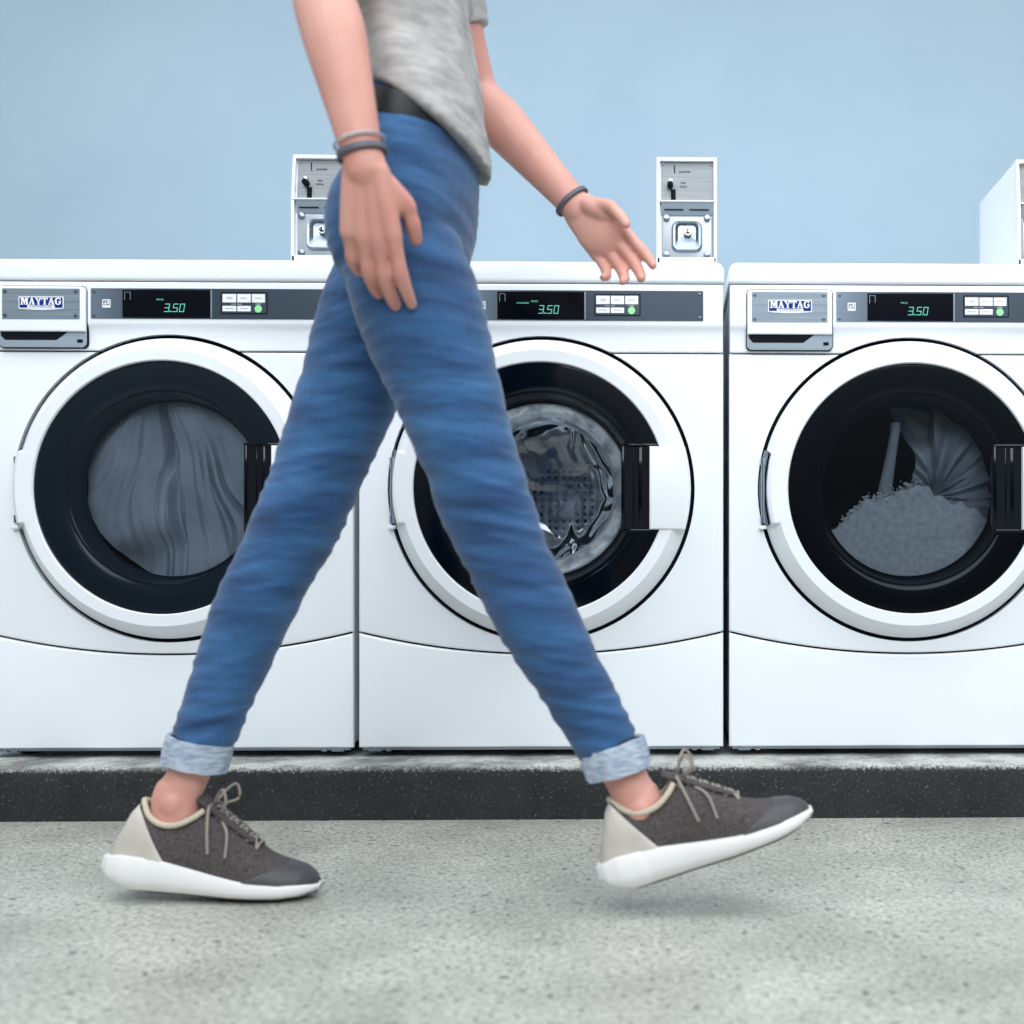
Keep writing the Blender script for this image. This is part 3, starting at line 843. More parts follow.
# ------------------------------------------------------------------ coin boxes
BY = 0.034
def make_coin_box():
    t = empty('coin_box')
    s = 528.6
    X = lambda zx: (640 + zx / 7.877 - 686.75) / s        # from the enlarged crop
    Z = lambda zy: (CAM_Z - (140 + zy / 7.877 - CY) / s) - 1.0175
    hw = 0.0572; H = 0.2075
    lean = lambda z: 0.012 * max(0, (z - 0.09) / 0.12)
    # housing: side profile (y, z), with a sunk front
    bm = bmesh.new()
    prism(bm, [(0.010, 0.0), (0.010, 0.118), (0.022, H), (0.286, H), (0.286, 0.0)], -hw, hw, 'x', 0.0025, 3)
    obj('housing', bm, M['box_white'], t)
    # front frame
    bm = bmesh.new()
    fz = [(0, 0.004), (0.004, Z(918)), ]
    fw = 0.0058
    prism(bm, [(0, 0), (0, .118), (.012, H), (.026, H), (.014, .118), (.014, 0)], -hw, -hw + fw, 'x', 0.001)
    prism(bm, [(0, 0), (0, .118), (.012, H), (.026, H), (.014, .118), (.014, 0)], hw - fw, hw, 'x', 0.001)
    box(bm, -hw, hw, 0.0115, 0.03, Z(163), H, 0.001)
    box(bm, -hw + .001, hw - .001, 0.0, 0.014, 0, Z(918), 0.001)
    box(bm, -hw + .001, hw - .001, -0.001, 0.014, Z(492), Z(480), 0.001)
    obj('front_frame', bm, M['box_white'], t)
    # upper coin plate
    bm = bmesh.new(); prism(bm, [(0.010, Z(481)), (0.0185, Z(166)), (0.021, Z(166)), (0.013, Z(481))], X(166), X(582), 'x')
    cpz = obj('coin_plate', bm, M['plate'], t)
    yp = lambda zy: 0.010 + 0.0085 * (481 - zy) / 315 - 0.0006
    bm = bmesh.new(); prism(bm, [(X(266), Z(190)), (X(273), Z(190)), (X(280), Z(290)), (X(273), Z(290))], yp(190) - .0012, yp(290) + .004, 'y')
    obj('coin_slot', bm, M['black_gap'], cpz)
    bm = bmesh.new(); box(bm, X(244), X(281), yp(470) - .001, yp(385) + .004, Z(470), Z(385), .0008)
    obj('coin_chute', bm, M['black_gap'], cpz)
    bm = bmesh.new(); disc_y(bm, X(238), Z(356), 0.0056, -0.002, 0.014, 20, 0.0015)
    obj('return_button', bm, M['black_gap'], cpz)
    bm = bmesh.new(); disc_y(bm, X(240), Z(328), 0.0040, 0.000, 0.016, 16, 0.001)
    obj('return_knob', bm, M['steel'], cpz)
    bm = join(text_mesh('QUARTERS', 0.0042, X(352), Z(241), yp(241), sx=1.05), text_mesh('COIN', 0.0036, X(342), Z(330), yp(330)), text_mesh('RETURN', 0.0036, X(342), Z(360), yp(360)))
    obj('plate_lettering', bm, M['ink'], cpz, smooth=False)
    for xx in (180, 566):
        bm = bmesh.new(); screw(bm, X(xx), Z(184), yp(184), 0.0018); obj('screw', bm, M['steel_dark'], cpz)
    # sloping shelf
    bm = bmesh.new(); prism(bm, [(0.001, Z(492)), (0.008, Z(585)), (0.014, Z(585)), (0.014, Z(492))], X(166), X(585), 'x')
    sh = obj('slide_cover', bm, M['grey_recess'], t)
    for a, b_ in ((190, 342), (388, 545)):
        bm = bmesh.new(); box(bm, X(a), X(b_), 0.0035, 0.012, Z(551), Z(544)); obj('slide_slot', bm, M['black_gap'], sh)
    # lower vault door
    bm = bmesh.new(); prism(bm, rrect(X(170), X(585), Z(918), Z(580), 0.002, 3), 0.0095, 0.0135, 'y')
    obj('vault_recess', bm, M['grey_recess'], t)
    bm = bmesh.new(); prism(bm, rrect(X(176), X(566), Z(914), Z(600), 0.002, 3), 0.006, 0.012, 'y', 0.001)
    v = obj('vault_door', bm, M['plate_bright'], t)
    for a in (207, 530):
        for c in (612, 893):
            bm = bmesh.new(); disc_y(bm, X(a), Z(c), 0.0064, 0.0015, 0.007, 22, 0.002); obj('bolt', bm, M['steel_dark'], v)
    def ringp(x0, x1, z0, z1, r):
        return rrect(x0, x1, z0, z1, r, 8)
    A = ringp(X(248), X(492), Z(878), Z(632), 0.013); B = ringp(X(262), X(478), Z(862), Z(646), 0.011)
    bm = bmesh.new()
    n = len(A)
    va = [bm.verts.new((p[0], 0.0055, p[1])) for p in A]; vb = [bm.verts.new((p[0], -0.004, p[1])) for p in B]
    Bi = ringp(X(278), X(462), Z(850), Z(660), 0.009); Ci = ringp(X(300), X(440), Z(800), Z(668), 0.007)
    vc = [bm.verts.new((p[0], -0.0035, p[1])) for p in Bi]; vd = [bm.verts.new((p[0], 0.0045, p[1])) for p in Ci]
    for P, Q in ((va, vb), (vb, vc), (vc, vd)):
        for k in range(n): bm.faces.new((P[k], P[(k + 1) % n], Q[(k + 1) % n], Q[k]))
    bm.faces.new(vd)
    obj('lock_housing', bm, M['steel_dark'], v)
    bm = bmesh.new(); lathe_y(bm, [(0.0001, -0.004), (0.0070, -0.004), (0.0078, -0.003), (0.0082, 0.005)], X(377), Z(724), 32, closed=False)
    disc_y(bm, X(377), Z(724), 0.0052, -0.0052, -0.003, 24, .0008)
    obj('lock_cylinder', bm, M['steel'], v)
    bm = bmesh.new(); box(bm, X(372), X(382), -0.0058, -0.005, Z(742), Z(708)); disc_y(bm, X(377), Z(712), 0.0016, -0.0058, -0.005, 12)
    obj('keyhole', bm, M['black_gap'], v)
    return t
cb = make_coin_box()
cb2 = copy_tree(cb); cb3 = copy_tree(cb)
CBX = (686.75 - CX) / 528.6
GB = 'coin boxes on top of the washers'
for t, x, lab in ((cb, CBX, 'white metal coin box with round key lock standing on the middle washer'),
                  (cb2, CBX - PITCH, 'white metal coin box half hidden by the walker\'s hand, on left washer'),
                  (cb3, CBX + PITCH, 'white coin box cut by the right picture edge, showing its blank side')):
    t.location = (x, BY, 1.0175); t.scale = (1, 1, 1.028); tag(t, lab, 'coin box', GB)

# ------------------------------------------------------------------ person
person = empty('person', (-0.35, -0.62, 0),
    'person walking right in blue jeans, grey top and dark sneakers with white soles', 'person')
def attach(o): 
    o.parent = person; o.matrix_parent_inverse = Matrix.Translation((0.35, 0.62, 0)); return o

YN, YF = -0.690, -0.550            # near (right) and far (left) hip depth
hipN, kneeN, ankN = W(404, 262, YN), W(488, 512, -0.685), W(640, 806, -0.668)
hipF, kneeF, ankF = W(400, 262, YF), W(299, 520, -0.570), W(177, 800, -0.588)
def lerp(a, b_, t): return a + (b_ - a) * t
def leg_secs(h, k, a, extra=0.0, top=True):
    back = Vector((-1, 0, 0))
    s = [(lerp(h, k, -0.02), 0.070 + extra, 0.070 + extra), (lerp(h, k, 0.22), 0.073 + extra, 0.070 + extra),
         (lerp(h, k, 0.50), 0.062 + extra, 0.064 + extra), (lerp(h, k, 0.80), 0.0535 + extra, 0.053 + extra),
         (k, 0.0515 + extra, 0.050 + extra), (lerp(k, a, 0.15) + back * .004, 0.0470 + extra, 0.046 + extra),
         (lerp(k, a, 0.33) + back * .008, 0.0465 + extra, 0.046 + extra), (lerp(k, a, 0.58) + back * .005, 0.0385 + extra, 0.038 + extra),
         (lerp(k, a, 0.82), 0.0310 + extra, 0.029 + extra), (a, 0.032 + extra, 0.027 + extra)]
    return s

TX = lambda x, z, y=-0.62: Vector((x, y, z))
def torso_secs(e=0.0):
    return [(TX(-0.358, 0.83), 0.066 + e, 0.125 + e), (TX(-0.355, 0.90), 0.076 + e, 0.150 + e), (TX(-0.347, 0.97), 0.074 + e, 0.142 + e),
            (TX(-0.337, 1.06), 0.066 + e, 0.120 + e), (TX(-0.350, 1.15), 0.068 + e, 0.124 + e), (TX(-0.366, 1.25), 0.078 + e, 0.140 + e),
            (TX(-0.370, 1.33), 0.074 + e, 0.155 + e), (TX(-0.370, 1.385), 0.052 + e, 0.120 + e), (TX(-0.364, 1.42), 0.046 + e, 0.06 + e)]

shN, elN, wrN = Vector((-0.375, -0.785, 1.350)), W(323, -12, -0.815), W(365, 166, -0.835)
shF, elF, wrF = Vector((-0.350, -0.455, 1.350)), W(476, 95, -0.400), W(577, 207, -0.430)

def arm_secs(s, e, w):
    return [(s, 0.046, 0.044), (lerp(s, e, .3), 0.043, 0.041), (lerp(s, e, .7), 0.037, 0.036), (e, 0.036, 0.034), (lerp(e, w, .25), 0.038, 0.034),
            (lerp(e, w, .6), 0.031, 0.027), (lerp(e, w, .9), 0.025, 0.020), (w, 0.025, 0.019)]

def hand(bm, w, d, n, s, curl=(18, 26, 18), thumb=(0.62, 0.3)):
    """w wrist, d towards the fingertips, n palm side, s thumb side"""
    d = d.normalized(); n = (n - d * n.dot(d)).normalized(); s = (s - d * s.dot(d) - n * s.dot(n)).normalized()
    L = 0.084
    kn = []
    for i, (off, ln) in enumerate(((0.029, .97), (0.0095, 1.0), (-0.0095, .96), (-0.027, .88))):
        k = w + d * L * ln + s * off - n * 0.001
        kn.append(k)
        a = w + d * 0.006 + s * off * 0.55
        loft(bm, [(a, 0.0125, 0.0135), (lerp(a, k, .5), 0.0130, 0.0125), (k, 0.0105, 0.0105)], side=s, sub=3, n=12, round_ends=True)
    # palm pad
    ellipsoid(bm, w + d * 0.050 + n * 0.006, 1, 1, 1, Matrix((d * 0.042, s * 0.034, n * 0.013)).transposed())
    # heel of thumb
    ellipsoid(bm, w + d * 0.030 + s * 0.022 + n * 0.010, 1, 1, 1, Matrix(((d + s * .4).normalized() * 0.030, (s - d * .4).normalized() * 0.015, n * 0.015)).transposed())
    lens = ((.041, .025, .020), (.045, .029, .021), (.042, .027, .021), (.033, .020, .018))
    rad = (.0090, .0093, .0089, .0079)
    for i in range(4):
        p = kn[i]; ang = 0
        pts = [p - d * .008]
        sp = (0.05, 0.0, -0.04, -0.10)[i]
        dd = (d + s * sp).normalized()
        pts.append(p)
        for j in range(3):
            ang += math.radians(curl[j] + (2 - i) * -2 + i * 2)
            q = dd * math.cos(ang) + n * math.sin(ang)
            p = p + q * lens[i][j]; pts.append(p)
        r = rad[i]
        loft(bm, [(pts[0], r, r), (pts[1], r * 1.08, r * 1.08), (lerp(pts[1], pts[2], .55), r * .95, r * .95), (pts[2], r * 1.02, r * 1.02), (pts[3], r * .92, r * .92), (pts[4] , r * .72, r * .78)], side=s, sub=4, n=12, round_ends=True)
    b0 = w + d * 0.018 + s * 0.020 + n * 0.006
    t1 = (d * thumb[0] + s * 0.50 + n * thumb[1]).normalized(); t2 = (d * 1.0 + s * 0.16 + n * thumb[1]).normalized(); t3 = (d - s * 0.02 + n * (thumb[1] + .1)).normalized()
    p1 = b0 + t1 * 0.034; p2 = p1 + t2 * 0.025; p3 = p2 + t3 * 0.019
    loft(bm, [(b0, .013, .013), (p1, .0108, .0108), (lerp(p1, p2, .5), .0092, .0092), (p2, .0096, .0096), (p3, .0072, .0080)], side=s, sub=4, n=12, round_ends=True)

bm = bmesh.new()
loft(bm, torso_secs(), horiz=True, n=32)
for h, k, a in ((hipN, kneeN, ankN), (hipF, kneeF, ankF)):
    loft(bm, leg_secs(h, k, a, -0.003), n=24, round_ends=True)
for s, e, w in ((shN, elN, wrN), (shF, elF, wrF)):
    loft(bm, arm_secs(s, e, w), n=20, round_ends=True)
for sy in (-1, 1):
    ellipsoid(bm, (-0.392, -0.62 + sy * 0.066, 0.895), 0.042, 0.062, 0.074)
    ellipsoid(bm, (-0.318, -0.62 + sy * 0.065, 1.245), 0.034, 0.048, 0.048)
# feet inside the shoes
angN, angF = math.radians(19), math.radians(-4)
def foot(bm, a, ang, drop=0.0):
    u = Vector((math.cos(ang), 0, math.sin(ang))); v = Vector((-math.sin(ang), 0, math.cos(ang)))
    loft(bm, [(a + v * 0.005, .033, .027), (a - v * .015, .034, .026)] + [(c - v * drop, p, q) for c, p, q in ((a - v * .03 + u * .005, .036, .025), (a - v * .054 + u * .04, .024, .026), (a - v * .068 + u * .10, .014, .030), (a - v * .074 + u * .14, .010, .028))], sub=4, n=16, round_ends=True)
    ellipsoid(bm, a - v * (.05 + drop) - u * .022, .024, .024, .026)
foot(bm, ankN, angN); foot(bm, ankF, angF, 0.026)
# ankle bones
for a in (ankN, ankF):
    for sy in (-1, 1): ellipsoid(bm, a + Vector((0.0, sy * 0.022, -0.002)), 0.015, 0.008, 0.016)
# neck, head, face
hc = Vector((-0.335, -0.62, 1.575))
loft(bm, [(TX(-0.362, 1.38), .056, .062), (TX(-0.356, 1.43), .050, .052), (TX(-0.346, 1.49), .050, .050), (TX(-0.338, 1.53), .052, .052)], horiz=True, n=20)
ellipsoid(bm, hc + Vector((-0.012, 0, 0.020)), .093, .074, .090)
ellipsoid(bm, hc + Vector((0.028, 0, -0.038)), .056, .054, .068)
ellipsoid(bm, hc + Vector((0.050, 0, -0.078)), .026, .026, .022)      # chin
loft(bm, [(hc + Vector((0.074, 0, 0.018)), .009, .008), (hc + Vector((0.088, 0, -0.006)), .012, .010), (hc + Vector((0.091, 0, -0.021)), .013, .015)], n=12, sub=4, round_ends=True)
for sy in (-1, 1):
    ellipsoid(bm, hc + Vector((-0.008, sy * 0.073, -0.010)), .017, .008, .029)
    ellipsoid(bm, hc + Vector((0.052, sy * 0.040, -0.018)), .022, .018, .020)
    ellipsoid(bm, hc + Vector((0.068, sy * 0.028, 0.022)), .012, .020, .007)
hand(bm, wrN + Vector((0, 0, 0)), W(376, 300, -0.80) - wrN, Vector((0.15, 1, 0)), Vector((1, 0, 0)), (14, 22, 16))
hand(bm, wrF, W(632, 268, -0.44) - wrF, Vector((-0.25, -1, -0.25)), Vector((0.5, -0.2, 1)), (16, 24, 18))
body = link('body', remesh(bm, 0.0026, 5), M['skin'])
attach(body)
# face details
bm = bmesh.new()
for sy in (-1, 1): ellipsoid(bm, hc + Vector((0.0655, sy * 0.030, 0.007)), .0115, .0125, .0062)
eyes = attach(obj('eyes', bm, M['eye']))
bm = bmesh.new()
for sy in (-1, 1): ellipsoid(bm, hc + Vector((0.0745, sy * 0.0305, 0.007)), .0035, .0052, .0052)
attach(obj('irises', bm, M['hair']))
bm = bmesh.new(); ellipsoid(bm, hc + Vector((0.080, 0, -0.047)), .008, .022, .006)
attach(obj('mouth', bm, M['lip']))
bm = bmesh.new()
ellipsoid(bm, hc + Vector((-0.028, 0, 0.030)), .090, .083, .093)
loft(bm, [(hc + Vector((-.095, 0, .05)), .03, .03), (hc + Vector((-.135, 0, .01)), .032, .036), (hc + Vector((-.145, 0, -.08)), .028, .034), (hc + Vector((-.13, 0, -.17)), .014, .018)], n=16, sub=5, round_ends=True)
attach(link('hair', remesh(bm, 0.005, 3), M['hair']))

# jeans
bm = bmesh.new()
loft(bm, [(TX(-0.358, 0.84), .078, .145), (TX(-0.355, 0.90), .086, .164), (TX(-0.347, 0.97), .084, .156), (TX(-0.342, 1.030), .077, .138), (TX(-0.339, 1.062), .074, .130)], horiz=True, n=36)
for sy in (-1, 1): ellipsoid(bm, (-0.394, -0.62 + sy * 0.066, 0.893), 0.051, 0.071, 0.082)
cufN, cufF = lerp(kneeN, ankN, .80), lerp(kneeF, ankF, .80)
for h, k, a in ((hipN, kneeN, ankN), (hipF, kneeF, ankF)):
    s = leg_secs(h, k, a, 0.0075)[:-1]
    s[-1] = (lerp(k, a, 0.80), 0.0400, 0.0385)
    loft(bm, [(lerp(h, k, -.12), 0.060, 0.066)] + s, n=28, round_ends=False)
me = remesh(bm, 0.0036, 7)
nrm = [v.normal.copy() for v in me.vertices]
def seg_t(p, a, b_):
    ab = b_ - a; return max(0, min(1, (p - a).dot(ab) / ab.length_squared))
for v, nn in zip(me.vertices, nrm):
    p = v.co
    # distance to knees / groin / ankles drives the wrinkle depth
    wk = 0.35
    for q, rad_, g in ((kneeN, .11, .8), (kneeF, .11, .8), (cufN, .13, 1.0), (cufF, .13, 1.0), (Vector((-.34, -.62, .80)), .13, .8)):
        wk += g * math.exp(-((p - q).length / rad_) ** 2)
    leg = 1 if abs(p.y + .62) > 0 else 0
    slope = 3.5 if p.x > -0.34 else -4.0
    f = noise.noise(Vector((p.x * 5, p.y * 7, (p.z * 46 + p.x * slope * 3))))
    f = (1 - 2 * abs(f)) - .5
    f2 = noise.noise(Vector((p.x * 12, p.y * 12, p.z * 20)))
    v.co = p + nn * (0.0034 * wk * f + 0.0018 * f2)
jeans = attach(link('jeans', me, M['denim'], angle=180))
def ring_band(name, c, axis, rf, rs, h, m, th=0.003, parent=None, wob=0.0):
    bm = bmesh.new()
    ax = axis.normalized(); s = (Vector((0, 1, 0)) - ax * ax.y).normalized(); f = ax.cross(s)
    n = 56; R_ = []
    prof = [(0, -h / 2), (th, -h / 2 + .001), (th * 1.25, 0), (th, h / 2 - .001), (0, h / 2), (-th, h / 2 - .002), (-th, -h / 2 + .002)]
    for k in range(n):
        a = 2 * PI * k / n
        row = []
        for pr__, hh in prof:
            w_ = wob * noise.noise(Vector((math.cos(a) * 2, math.sin(a) * 2, hh * 60)))
            row.append(bm.verts.new(c + ax * (hh + w_) + f * (rf + pr__ + w_) * math.cos(a) + s * (rs + pr__ + w_) * math.sin(a)))
        R_.append(row)
    m_ = len(prof)
    for k in range(n):
        for i in range(m_): bm.faces.new((R_[k][i], R_[k][(i + 1) % m_], R_[(k + 1) % n][(i + 1) % m_], R_[(k + 1) % n][i]))
    o = obj(name, bm, m)
    if parent is not None:
        o.parent = parent
    return o
for c0, k, a in ((cufN, kneeN, ankN), (cufF, kneeF, ankF)):
    o = ring_band('cuff', lerp(k, a, .835), (a - k).normalized() + Vector((0, 0, -.8)), 0.0410, 0.0395, 0.040, M['cuff'], 0.0035, jeans, 0.002)
    o['label'] = 'pale turned-up denim cuff'
# seams, pockets, loops
bm = bmesh.new()
belt = ring_band('belt', Vector((-0.341, -0.62, 1.024)), Vector((0.25, 0, 1)), 0.0800, 0.1420, 0.032, M['black_cloth'], 0.003)
bm.free(); attach(belt)

# top
bm = bmesh.new()
sec = [(TX(-0.329, 1.045), .084, .148), (TX(-0.334, 1.075), .080, .142), (TX(-0.348, 1.15), .078, .136), (TX(-0.365, 1.25), .086, .150), (TX(-0.369, 1.33), .081, .162), (TX(-0.370, 1.385), .060, .128), (TX(-0.365, 1.405), .052, .09)]
loft(bm, sec, horiz=True, n=36)
for v in bm.verts:      # hem hangs lower at the front
    if v.co.z < 1.12: v.co.z -= (v.co.x + 0.345) * 0.72 * min(1, (1.12 - v.co.z) / .085)
for sy in (-1, 1): ellipsoid(bm, (-0.320, -0.62 + sy * 0.065, 1.243), 0.040, 0.055, 0.055)
for s, e in ((shN, elN), (shF, elF)):
    loft(bm, [(s + Vector((0, 0, .004)), .056, .053), (lerp(s, e, .3), .052, .049), (lerp(s, e, .52), .050, .047)], n=20, round_ends=False)
    ellipsoid(bm, s + Vector((0, 0, .006)), .060, .058, .058)
me = remesh(bm, 0.0040, 6)
nrm = [v.normal.copy() for v in me.vertices]
for v, nn in zip(me.vertices, nrm):
    p = v.co
    f = 1 - 2 * abs(noise.noise(Vector((p.x * 9 + p.z * 5, p.y * 9, p.z * 13))))
    v.co = p + nn * 0.006 * (f - .4)
attach(link('shirt', me, M['shirt'], angle=180))
# bracelets
attach(ring_band('bracelet', lerp(elN, wrN, .93), wrN - elN, 0.0275, 0.0225, 0.009, M['band'], 0.002))
attach(ring_band('bracelet', lerp(elN, wrN, .87), wrN - elN, 0.0290, 0.0240, 0.004, M['band_light'], 0.0016))
attach(ring_band('bracelet', lerp(elF, wrF, .95), wrF - elF, 0.0275, 0.0220, 0.008, M['band'], 0.002))

# ------------------------------------------------------------------ sneakers
def interp(tab, x):
    for (a, va), (b_, vb) in zip(tab, tab[1:]):
        if x <= b_:
            t = max(0, (x - a) / (b_ - a)); t = t * t * (3 - 2 * t) if False else t
            return va + (vb - va) * t
    return tab[-1][1]
L_ = 0.296
HW = [(0, .016), (.01, .026), (.03, .033), (.07, .036), (.12, .036), (.17, .042), (.21, .0455), (.25, .041), (.275, .031), (.288, .021), (.296, .008)]
TOPZ = [(0.0, .050), (.012, .075), (.028, .108), (.040, .123), (.052, .108), (.075, .097), (.100, .098), (.125, .112), (.150, .112), (.170, .097), (.195, .078), (.22, .060), (.25, .050), (.275, .044), (.288, .036), (.296, .026)]
SOLT = [(0, .046), (.03, .052), (.08, .049), (.13, .038), (.19, .028), (.25, .024), (.28, .024), (.296, .022)]
SOLB = [(0, .022), (.015, .010), (.04, .002), (.10, .001), (.18, .000), (.24, .002), (.27, .006), (.29, .012), (.296, .017)]
def make_shoe():
    t = D.objects.new('shoe', None); COL.objects.link(t)
    xs = [L_ * (0.5 - 0.5 * math.cos(PI * i / 64)) for i in range(65)]
    # upper
    def upper_pt(x, a, off=0.0):
        w_ = interp(HW, x) + off; top = interp(TOPZ, x) + off; b0 = interp(SOLT, x) - 0.012
        if x < .12: w_ = w_ * (1 - 0.22 * 0)
        ca, sa = math.cos(a), math.sin(a)
        e = 0.45 if x < .13 else (0.45 + .35 * min(1, (x - .13) / .04))
        ez = 0.5 if x < .13 else (0.5 + .4 * min(1, (x - .13) / .04))
        zc = b0
        yy = w_ * (abs(ca) ** e) * (1 if ca > 0 else -1)
        zz = zc + (top - zc) * max(0, sa) ** ez
        if .0 < x < .14: yy *= 1 - 0.14 * max(0, sa) ** 2
        return (x, yy, zz)
    n = 36
    def build(off, cond, name, m, label=None):
        bm = bmesh.new(); R_ = []
        for x in xs:
            R_.append([upper_pt(min(x, L_ - .0005), PI * k / n, off) for k in range(n + 1)])
        vmap = {}
        def gv(i, k):
            if (i, k) not in vmap: vmap[i, k] = bm.verts.new(R_[i][k])
            return vmap[i, k]
        for i in range(len(xs) - 1):
            for k in range(n):
                c = (Vector(R_[i][k]) + Vector(R_[i + 1][k + 1])) / 2
                if cond(c): bm.faces.new((gv(i, k), gv(i, k + 1), gv(i + 1, k + 1), gv(i + 1, k)))
        o = obj(name, bm, m, t, angle=180)
        if label: o['label'] = label
        return o
    up = build(0, lambda c: True, 'upper', M['shoe_dark'])
    def patch(off, limit, name, m, label, from_toe=False):
        bm = bmesh.new(); R_ = []
        for k in range(n + 1):
            a = PI * k / n; xe = 0.06 if not from_toe else 0.22
            for _ in range(12): xe = 0.5 * xe + 0.5 * max(0.004, min(L_ - .004, limit(upper_pt(xe, a)[2])))
            row = []
            for i in range(25):
                f = i / 24
                x = xe * f if not from_toe else L_ - .0005 - (L_ - .0005 - xe) * f
                row.append(bm.verts.new(upper_pt(x, a, off * (1 if i < 24 else 0))))
            R_.append(row)
        for A, B in zip(R_, R_[1:]):
            for i in range(24): bm.faces.new((A[i], A[i + 1], B[i + 1], B[i]))
        o = obj(name, bm, m, t, angle=180); o['label'] = label
    patch(0.0016, lambda z: 0.088 - 0.62 * (z - .04), 'heel_counter', M['shoe_cream'], 'cream heel panel')
    patch(0.0014, lambda z: 0.190 + 2.4 * max(0, z - .024), 'toe_cap', M['shoe_toe'], 'dark grey toe overlay', True)
    # sole
    bm = bmesh.new(); R_ = []
    for x in xs:
        xx = -0.006 + x * (L_ + .009) / L_
        w_ = interp(HW, x) + 0.0035 + 0.002 * (x < .06); zt = interp(SOLT, x); zb = interp(SOLB, x)
        flare = 0.004 * max(0, 1 - x / .08)
        R_.append([bm.verts.new((xx, s * ww, zz)) for s, ww, zz in
            ((-1, w_ * .72, zb), (-1, w_ * .95 + flare, zb + .004), (-1, w_ + flare, (zb * .6 + zt * .4)), (-1, w_ * .97, zt - .003), (-1, w_ * .90, zt),
             (1, w_ * .90, zt), (1, w_ * .97, zt - .003), (1, w_ + flare, (zb * .6 + zt * .4)), (1, w_ * .95 + flare, zb + .004), (1, w_ * .72, zb))])
    for A, B in zip(R_, R_[1:]):
        for k in range(10): bm.faces.new((A[k], A[(k + 1) % 10], B[(k + 1) % 10], B[k]))
    bm.faces.new(R_[0]); bm.faces.new(R_[-1][::-1])
    so = obj('sole', bm, M['shoe_sole'], t, angle=85); so['label'] = 'white foam sole'
    bm = bmesh.new(); R_ = []
    for x in xs[2:-1]:
        w_ = interp(HW, x) * .9; zb = interp(SOLB, x)
        R_.append([bm.verts.new((x, -w_, zb + .003)), bm.verts.new((x, -w_ * .9, zb - .0015)), bm.verts.new((x, w_ * .9, zb - .0015)), bm.verts.new((x, w_, zb + .003))])
    for A, B in zip(R_, R_[1:]):
        for k in range(3): bm.faces.new((A[k], A[k + 1], B[k + 1], B[k]))
    obj('outsole', bm, M['outsole'], t)
    # collar trim
    bm = bmesh.new()
    pts = []
    side = [(.038, 0, .124), (.044, .012, .119), (.056, .023, .106), (.075, .029, .097), (.098, .030, .098), (.118, .026, .108), (.130, .018, .118)]
    for x, y, z in side: pts.append((x, y, z))
    for x, y, z in side[::-1][:-1]: pts.append((x, -y, z))
    tube(bm, pts[:7], 0.0042, 5, 8); tube(bm, [pts[0]] + pts[:6:-1], 0.0042, 5, 8)
    obj('collar', bm, M['shoe_trim'], t)
    # tongue
    bm = bmesh.new()
    loft(bm, [(Vector((.120, 0, .132)), .004, .020), (Vector((.142, 0, .118)), .005, .021), (Vector((.170, 0, .098)), .005, .020), (Vector((.200, 0, .077)), .004, .017)], sub=5, n=14, round_ends=True)
    tg = obj('tongue', bm, M['shoe_dark'], t)
    bm = bmesh.new()
    eye = []
    for i in range(6):
        x = .135 + i * .0145; z = interp(TOPZ, x)
        eye.append((x, .019 - .0006 * i, z - .0015))
    for i in range(6):
        x, y, z = eye[i]
        tube(bm, [(x, -y, z), (x + .001, -y * .5, z + .006), (x + .002, 0, z + .0075), (x + .001, y * .5, z + .006), (x, y, z)], .0019, 3, 6)
        if i < 5:
            x2, y2, z2 = eye[i + 1]
            for s in (-1, 1):
                tube(bm, [(x, s * y, z), ((x + x2) / 2, 0, (z + z2) / 2 + .009), (x2, -s * y2, z2)], .0019, 4, 6)
    # bow loops and dangling ends, near and far side
    kx, kz = .137, .124
    for s in (-1, 1):
        tube(bm, [(kx, 0, kz), (kx + .012, s * .016, kz + .020), (kx + .022, s * .026, kz + .026), (kx + .026, s * .026, kz + .006), (kx + .010, s * .010, kz)], .0020, 5, 6)
        tube(bm, [(kx, 0, kz), (kx + .001, s * .022, kz - .002), (kx + .006, s * .036, kz - .030), (kx + .010, s * .039, kz - .062)], .0022, 5, 6)
        tube(bm, [(kx + .02, s * .018, kz - .02), (kx + .033, s * .033, kz - .034), (kx + .035, s * .040, kz - .066)], .0020, 5, 6)
    obj('laces', bm, M['lace'], t)
    return t
def place_shoe(t, base, ang):
    u = Vector((math.cos(ang), 0, math.sin(ang))); v = Vector((-math.sin(ang), 0, math.cos(ang)))
    t.location = base; t.rotation_euler = (0, -ang, 0); t.scale = (.95, .95, .95)
    t.parent = person; t.matrix_parent_inverse = Matrix.Translation((0.35, 0.62, 0))
s1 = make_shoe(); s2 = copy_tree(s1)
place_shoe(s1, W(112, 884, -0.588), angF); place_shoe(s2, W(612, 893, -0.668), angN)
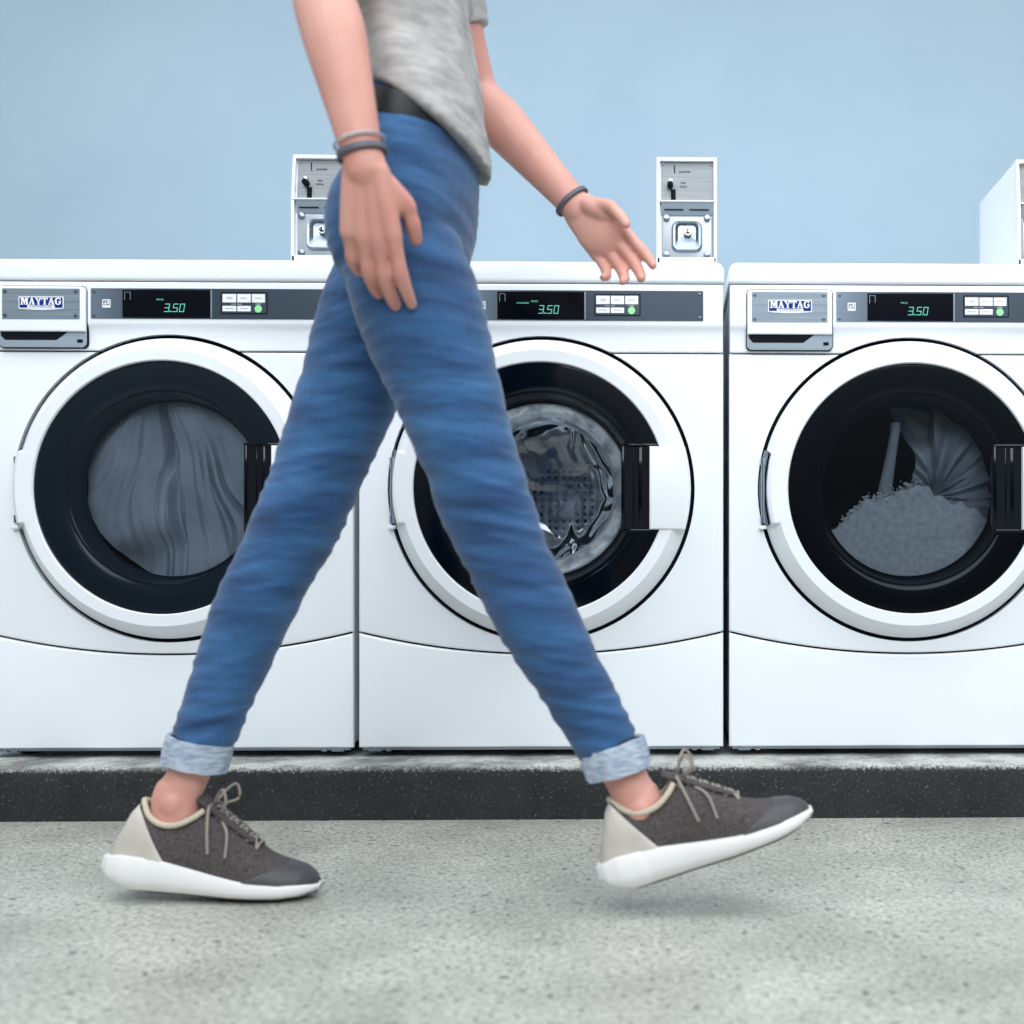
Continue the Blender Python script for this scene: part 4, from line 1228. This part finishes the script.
s1['label'] = 'dark sneaker planted flat, rear foot'; s2['label'] = 'dark sneaker with the toe raised, front foot'

# ------------------------------------------------------------------ light
wd = D.worlds.new('world'); SC.world = wd; wd.use_nodes = True
N, L = wd.node_tree.nodes, wd.node_tree.links
bgn = N['Background']
tc = N.new('ShaderNodeTexCoord'); sp = N.new('ShaderNodeSeparateXYZ')
cr = N.new('ShaderNodeValToRGB')
e = cr.color_ramp.elements
e[0].position = 0.50; e[0].color = (0.10, 0.12, 0.145, 1)
e[1].position = 1.0; e[1].color = (0.75, 0.82, 0.90, 1)
k = cr.color_ramp.elements.new(0.60); k.color = (0.30, 0.345, 0.39, 1)
mr = N.new('ShaderNodeMapRange'); mr.inputs['From Min'].default_value = -1
L.new(tc.outputs['Generated'], sp.inputs[0]); L.new(sp.outputs['Z'], mr.inputs['Value'])
L.new(mr.outputs[0], cr.inputs['Fac']); L.new(cr.outputs['Color'], bgn.inputs['Color'])
bgn.inputs['Strength'].default_value = 0.85

def area(name, loc, target, sx, sy, power, col=(1, 1, 1)):
    l = D.lights.new(name, 'AREA'); l.shape = 'RECTANGLE'; l.size = sx; l.size_y = sy; l.energy = power; l.color = col
    o = D.objects.new(name, l); COL.objects.link(o); o.location = loc
    o.rotation_euler = (Vector(target) - Vector(loc)).to_track_quat('-Z', 'Y').to_euler()
    return o
area('ceiling_light', (0.0, -1.1, 2.9), (0.0, -0.9, 0), 5.5, 1.6, 84, (0.95, 0.98, 1.0))
area('front_fill', (0.4, -3.6, 2.6), (0.1, 0.0, 0.55), 4.5, 1.4, 51, (0.93, 0.97, 1.0)).data.spread = math.radians(110)  # added soft fill from high behind the camera

area('added_wall_fill', (0.0, -0.45, 2.9), (0.0, 0.95, 0.95), 5.5, 0.3, 7, (0.93, 0.97, 1.0)).data.spread = math.radians(62)  # added lamp with no known fixture, brightens the lower wall
SC.view_settings.view_transform = 'Standard'
SC.view_settings.look = 'None'
SC.view_settings.exposure = 0.0
SC.cycles.max_bounces = 8
SC.cycles.transparent_max_bounces = 12
SC.cycles.use_denoising = True
